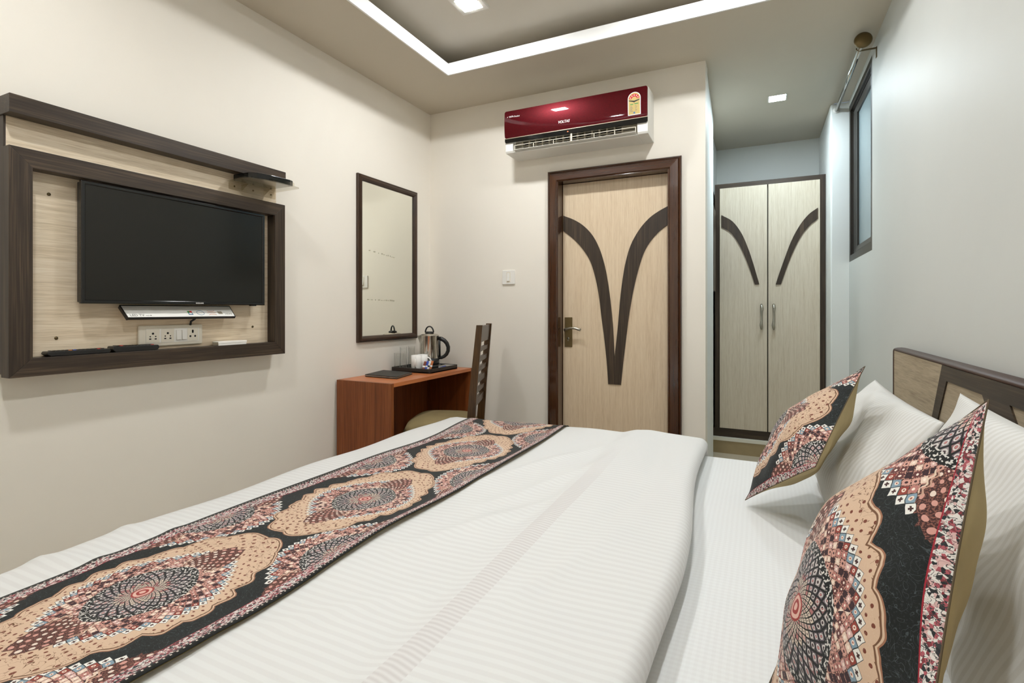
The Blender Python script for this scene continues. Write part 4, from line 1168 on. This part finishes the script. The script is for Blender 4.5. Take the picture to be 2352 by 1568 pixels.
# mirrored pair of slanting dark bars under a dark top band
YC = 1.465
lay('inlay_band', [(yl(1.026), 1.026), (yl(0.980), 0.980), (2 * YC - yl(0.980), 0.980), (2 * YC - yl(1.026), 1.026)])
def bar(za, zb, ya, sa, yb, sb):
    pts = [(ya, za), (ya + sa * (za - zb), zb), (yb + sb * (za - zb), zb), (yb, za)]
    lay('inlay_bar', pts); lay('inlay_bar', [(2 * YC - u, v) for u, v in pts])
bar(0.980, dz, yl(0.980), k1, 2.017, 0.67)
bar(0.980, dz, 1.733, -0.9, 1.570, -0.9)

# mattress with checked sheet
def soft_box(x0, x1, y0, y1, z0, z1, r, nseg=5, sub=24):
    bm = bmesh.new()
    bmesh.ops.create_cube(bm, size=1.0)
    bmesh.ops.scale(bm, vec=(x1 - x0, y1 - y0, z1 - z0), verts=bm.verts)
    bmesh.ops.translate(bm, vec=((x0 + x1) / 2, (y0 + y1) / 2, (z0 + z1) / 2), verts=bm.verts)
    bmesh.ops.bevel(bm, geom=list(bm.edges) , offset=r, segments=nseg, affect='EDGES', profile=0.5)
    return bm
t = thing('mattress', 'mattress under a white checked sheet, bare between duvet and pillows', 'mattress', (-0.5, 1.39, 0.31))
obj('mattress_body', soft_box(-1.50, 0.515, 0.34, 2.455, 0.311, 0.548, 0.045), M['sheet'], t, smooth=True)
obj('fitted_sheet', soft_box(-0.60, 0.518, 0.335, 2.460, 0.33, 0.5545, 0.045), M['sheet'], t, smooth=True)

# ------------------------------------------------------------------ duvet
FXE, FYE, NYE = -1.60, 2.495, 0.10     # foot edge, far edge, near edge of the bed top
RD = 0.085
def sm(a, b_, x):
    t_ = min(1, max(0, (x - a) / (b_ - a))); return t_ * t_ * (3 - 2 * t_)
def wr(x, y):
    w = 0.0030 * math.sin(5.1 * x + 1.7 * y + 0.6) + 0.0026 * math.sin(9.7 * y - 4.2 * x) + 0.0016 * math.sin(17 * x + 11 * y)
    w += 0.010 * math.exp(-((x + 0.36 + 0.10 * (y - 2.1)) / 0.035) ** 2) * sm(1.65, 1.9, y) * (1 - sm(2.2, 2.45, y)) * -1.1
    # soft diagonal creases by the runner
    for k, (cx_, cy_, an, L, a_) in enumerate(((-0.70, 1.9, 1.15, 0.35, 0.010), (-0.64, 1.62, 1.2, 0.30, 0.009), (-0.68, 1.25, 1.1, 0.30, 0.009), (-0.40, 1.05, 1.25, 0.25, 0.006), (-0.33, 1.55, 1.4, 0.22, -0.007), (-0.74, 0.75, 0.9, 0.2, 0.006), (-1.5, 0.62, 0.25, 0.16, 0.010), (-1.5, 0.80, 0.2, 0.14, 0.008))):
        dx, dy = x - cx_, y - cy_
        al = dx * math.cos(an) + dy * math.sin(an); ac = -dx * math.sin(an) + dy * math.cos(an)
        w += a_ * math.exp(-(al / L) ** 2) * math.exp(-(ac / 0.025) ** 2)
    return w
def ztop(x, y):
    z = 0.613 + wr(x, y) + 0.006 * sm(-1.2, -0.8, x)
    z += 0.017 * sm(-0.60, -0.52, x) + 0.006 * math.exp(-((x + 0.46) / 0.06) ** 2) * sm(1.4, 2.3, y)
    return z
def fold_edge(y): return -0.160 - 0.055 * sm(1.15, 2.35, y) + 0.006 * math.sin(6.0 * y)
def duvet_point(u, w):
    """u: arc length from the foot hem to the fold; w: position across the bed (y with drape past both sides)"""
    # across
    drop_y = 0.0; y = w
    if w > FYE - RD:
        a = (w - (FYE - RD)) / RD
        if a < math.pi / 2: y = FYE - RD + RD * math.sin(a); drop_y = RD * (1 - math.cos(a))
        else: y = FYE; drop_y = RD + (a - math.pi / 2) * RD
    if w < NYE + RD:
        a = (NYE + RD - w) / RD
        if a < math.pi / 2: y = NYE + RD - RD * math.sin(a); drop_y = RD * (1 - math.cos(a))
        else: y = NYE; drop_y = RD + (a - math.pi / 2) * RD
    # along
    drop_x = 0.0; x = FXE + RD + u
    if u < 0:
        a = -u / RD
        if a < math.pi / 2: x = FXE + RD - RD * math.sin(a); drop_x = RD * (1 - math.cos(a))
        else: x = FXE; drop_x = RD + (a - math.pi / 2) * RD
    z = ztop(x, y) - drop_x - drop_y
    if drop_x > RD or drop_y > RD:
        f = 0.012 * math.sin(9 * (y if drop_x > drop_y else x) + 1.0) * min(1, (max(drop_x, drop_y) - RD) / 0.2)
        if drop_x > drop_y: x -= abs(f)
        else: y += f if w > 1 else -f
    return x, y, z
bm = bmesh.new()
ws = [NYE + RD - (math.pi / 2 * RD + 0.30) * (1 - i / 12) for i in range(12)] + [NYE + RD + (FYE - NYE - 2 * RD) * i / 130 for i in range(131)] + [FYE - RD + (math.pi / 2 * RD + 0.30) * (i + 1) / 16 for i in range(16)]
us = [-(math.pi / 2 * RD + 0.33) * (1 - i / 16) for i in range(16)]
NU = 96
rows = []
for w in ws:
    yq = min(max(w, NYE), FYE); xe = fold_edge(yq)
    flat_len = xe - 0.035 - (FXE + RD)
    col = [duvet_point(u, w) for u in us] + [duvet_point(flat_len * i / NU, w) for i in range(NU + 1)]
    x0, y0, z0 = col[-1]
    rr2 = 0.034
    for i in range(1, 11):                       # rolled fold down to the sheet and back under
        a = math.pi * i / 10
        col.append((x0 + 0.035 * math.sin(a), y0, z0 - rr2 * (1 - math.cos(a))))
    col.append((x0 - 0.05, y0, z0 - 2 * rr2 + 0.004))
    rows.append([bm.verts.new(p) for p in col])
for A, B in zip(rows, rows[1:]):
    for i in range(len(A) - 1): bm.faces.new((A[i], A[i+1], B[i+1], B[i]))
bmesh.ops.recalc_face_normals(bm, faces=bm.faces)
o = obj('duvet', bm, M['duvet'], None, smooth=True, loc=(-0.9, 1.4, 0.62))
tag(o, 'white satin-striped duvet folded back over the bed, hanging past the foot', 'duvet')
md = o.modifiers.new('thick', 'SOLIDIFY'); md.thickness = 0.006; md.offset = -1
# the bump/stripe maps use the object frame, so keep world and object axes aligned (no rotation)

# ------------------------------------------------------------------ bed runner
bm = bmesh.new()
uv = bm.loops.layers.uv.new('pattern')
RC = -1.128
NV = 40
wr_s = [NYE + RD - (math.pi / 2 * RD + 0.12) * (1 - i / 8) for i in range(8)] + [NYE + RD + (FYE - NYE - 2 * RD) * i / 170 for i in range(171)] + [FYE - RD + (math.pi / 2 * RD + 0.17) * (i + 1) / 12 for i in range(12)]
rows = []
for w in wr_s:
    row = []
    for j in range(NV + 1):
        v = -0.256 + 0.512 * j / NV
        ctr = RC + 0.010 * math.sin(3.4 * w + 0.4) + 0.012 * sm(1.0, 1.6, w) * (1 - sm(1.8, 2.3, w))
        x = ctr + v - 0.045 * sm(2.0, 2.5, w) * sm(0.1, -0.25, v)
        p = Vector(duvet_point(x - FXE - RD, w))
        lift = 0.0045
        if w < FYE - RD:
            lift += 0.010 * sm(0.20, 0.256, v) * (0.35 + 0.65 * math.sin(4.2 * w) ** 2) + 0.003 * sm(-0.22, -0.256, v)
            p.z += lift
        else:
            a = min((w - (FYE - RD)) / RD, math.pi / 2); p.z += lift * math.cos(a); p.y += lift * math.sin(a)
        if w < NYE + RD:
            a = min((NYE + RD - w) / RD, math.pi / 2); p.y -= lift * math.sin(a)
        row.append((bm.verts.new(p), w, v))
    rows.append(row)
for A, B in zip(rows, rows[1:]):
    for j in range(NV):
        q = (A[j], A[j+1], B[j+1], B[j])
        f = bm.faces.new([e[0] for e in q]); f.smooth = True
        for l, e in zip(f.loops, q): l[uv].uv = (e[1] - 0.622, e[2] - (-0.024 + 0.062 * sm(0.62, 1.19, e[1]) - 0.02 * sm(1.3, 1.9, e[1])) * (1 - (e[2] / 0.256) ** 2))
bmesh.ops.recalc_face_normals(bm, faces=bm.faces)
t = thing('bed_runner', 'patterned runner with ogee medallions on black, across the foot of bed', 'bed runner', (RC, 1.3, 0.62))
o = obj('printed_face', bm, M['carpet'], t)
md = o.modifiers.new('thick', 'SOLIDIFY'); md.thickness = 0.0015; md.offset = 1
me_ = o.data
# plain backing just under the print
bm = bmesh.new(); bm.from_mesh(me_)
bmesh.ops.translate(bm, vec=origin_of(t), verts=bm.verts)
for v in bm.verts: v.co.z -= 0.0022
obj('backing', bm, M['khaki'], t, smooth=True)

# ------------------------------------------------------------------ pillows and cushions
def pillow_surface(bm, corners, thick, side, n=36, puff=2.6, bow=0.05, seed=0, uvmap=None, wrinkle=0.004, expo=0.5):
    """half of a stuffed pillow spanned by four corners (T, N, L, F order: (1,1),(1,-1),(-1,-1),(-1,1))"""
    c11, c1m, cmm, cm1 = [Vector(c) for c in corners]
    ctr = (c11 + c1m + cmm + cm1) / 4
    ex = ((c11 + c1m) - (cmm + cm1)).normalized(); ey = ((c11 + cm1) - (c1m + cmm)).normalized()
    nrm = ex.cross(ey).normalized()
    lay_ = bm.loops.layers.uv.get('pattern') if uvmap else None
    vs = []
    rg = random.Random(seed); ph = [rg.uniform(0, 6) for _ in range(6)]
    for i in range(n + 1):
        row = []
        for j in range(n + 1):
            a, b_ = 2 * i / n - 1, 2 * j / n - 1
            a = math.sin(a * math.pi / 2) * 0.55 + a * 0.45; b_ = math.sin(b_ * math.pi / 2) * 0.55 + b_ * 0.45
            ra = a * (1 - bow * (1 - b_ * b_)); rb = b_ * (1 - bow * (1 - a * a))
            p = (c11 * (1 + ra) * (1 + rb) + c1m * (1 + ra) * (1 - rb) + cmm * (1 - ra) * (1 - rb) + cm1 * (1 - ra) * (1 + rb)) / 4
            e = max(0.0, (1 - abs(a) ** puff) * (1 - abs(b_) ** puff)) ** expo
            wv = wrinkle * (math.sin(5 * a + 3 * b_ + ph[0]) + math.sin(7 * b_ - 4 * a + ph[1]) + 0.6 * math.sin(11 * a + ph[2]) * math.sin(9 * b_ + ph[3]))
            wv *= min(1.0, e * 2)
            p = p + nrm * side * (thick / 2 * e + wv)
            row.append((bm.verts.new(p), a, b_))
        vs.append(row)
    for i in range(n):
        for j in range(n):
            q = (vs[i][j], vs[i+1][j], vs[i+1][j+1], vs[i][j+1])
            if side < 0: q = q[::-1]
            f = bm.faces.new([e[0] for e in q]); f.smooth = True
            if lay_:
                for l, e in zip(f.loops, q): l[lay_].uv = uvmap(e[1], e[2])
    return vs

def white_pillow(label, corners, thick, seed, group='white bed pillows'):
    ctr = sum((Vector(c) for c in corners), Vector()) / 4
    bm = bmesh.new()
    pillow_surface(bm, corners, thick, 1, seed=seed, wrinkle=0.006, bow=0.045)
    pillow_surface(bm, corners, thick, -1, seed=seed + 1, wrinkle=0.004, bow=0.045)
    bmesh.ops.remove_doubles(bm, verts=bm.verts, dist=0.0006)
    o = obj('pillow', bm, M['pillow'], None, loc=ctr, smooth=True)
    return tag(o, label, 'pillow', group)
white_pillow('white satin-striped pillow behind the smaller far cushion, corner poking up', [(0.396, 2.372, 0.934), (0.390, 1.53, 0.935), (0.182, 1.53, 0.592), (0.186, 2.26, 0.592)], 0.125, 5)
white_pillow('white pillow at the back against headboard, hidden behind the far front pillow', [(0.496, 2.22, 0.85), (0.496, 1.66, 0.85), (0.395, 1.66, 0.60), (0.39, 2.20, 0.60)], 0.075, 9)
white_pillow('white satin-striped pillow behind the large near cushion, corner beside its top', [(0.445, 1.625, 0.995), (0.405, 0.78, 1.005), (0.230, 0.74, 0.60), (0.350, 1.44, 0.60)], 0.115, 11)
white_pillow('white pillow at the back against headboard, hidden behind the near front pillow', [(0.498, 1.36, 0.88), (0.498, 0.76, 0.88), (0.42, 0.76, 0.60), (0.43, 1.36, 0.60)], 0.07, 15)

def cushion(label, Tn, Nn, Ln, Fn, thick, uvmap, seed):
    ctr = (Vector(Tn) + Vector(Nn) + Vector(Ln) + Vector(Fn)) / 4
    t = thing('cushion', label, 'cushion', ctr, 'patterned cushions on the bed')
    # corner order for the surface: (1,1)=T (1,-1)=F? chosen so that the print faces up and towards the foot of the bed
    cs = [Tn, Fn, Ln, Nn]
    c11, c1m, cmm, cm1 = [Vector(c) for c in cs]
    ex = ((c11 + c1m) - (cmm + cm1)); ey = ((c11 + cm1) - (c1m + cmm)); nrm = ex.cross(ey)
    side = 1 if nrm.x < 0 else -1
    bm = bmesh.new(); bm.loops.layers.uv.new('pattern')
    vs = pillow_surface(bm, cs, thick, side, n=48, uvmap=uvmap, seed=seed, wrinkle=0.003, bow=0.03, puff=2.2, expo=0.8)
    edge = [e[0].co.copy() for e in [vs[i][0] for i in range(49)]] + [vs[48][j][0].co.copy() for j in range(1, 49)] + [vs[i][48][0].co.copy() for i in range(47, -1, -1)] + [vs[0][j][0].co.copy() for j in range(47, 0, -1)]
    obj('printed_face', bm, M['carpet'], t)
    bm = bmesh.new(); pillow_surface(bm, cs, thick * 1.05, -side, n=48, seed=seed + 3, wrinkle=0.005, bow=0.03, puff=2.2, expo=0.75); obj('plain_back', bm, M['khaki'], t)
    bm = bmesh.new(); tube(bm, edge, 0.0013, 6, closed=True); obj('seam', bm, M['seam'], t)
    return t
# in cs order a runs L/N -> T/F ... (a,b): T=(1,1) F=(1,-1) L=(-1,-1) N=(-1,1)
HS = 0.2
cushion('patterned medallion cushion, the farther of two, standing on its corner by wardrobe side', (0.282, 1.841, 1.032), (0.131, 1.568, 0.787), (-0.044, 1.857, 0.575), (0.107, 2.13, 0.821), 0.135,
        lambda a, b_: (0.3035 + (b_ - 0.95) * HS, 0.034 - a * HS), 21)
cushion('large patterned medallion cushion, nearest the camera at the lower right', (0.277, 0.902, 1.079), (0.152, 0.650, 0.757), (0.013, 0.962, 0.572), (0.148, 1.205, 0.82), 0.15,
        lambda a, b_: (a * HS + 0.100, b_ * HS + 0.034), 31)
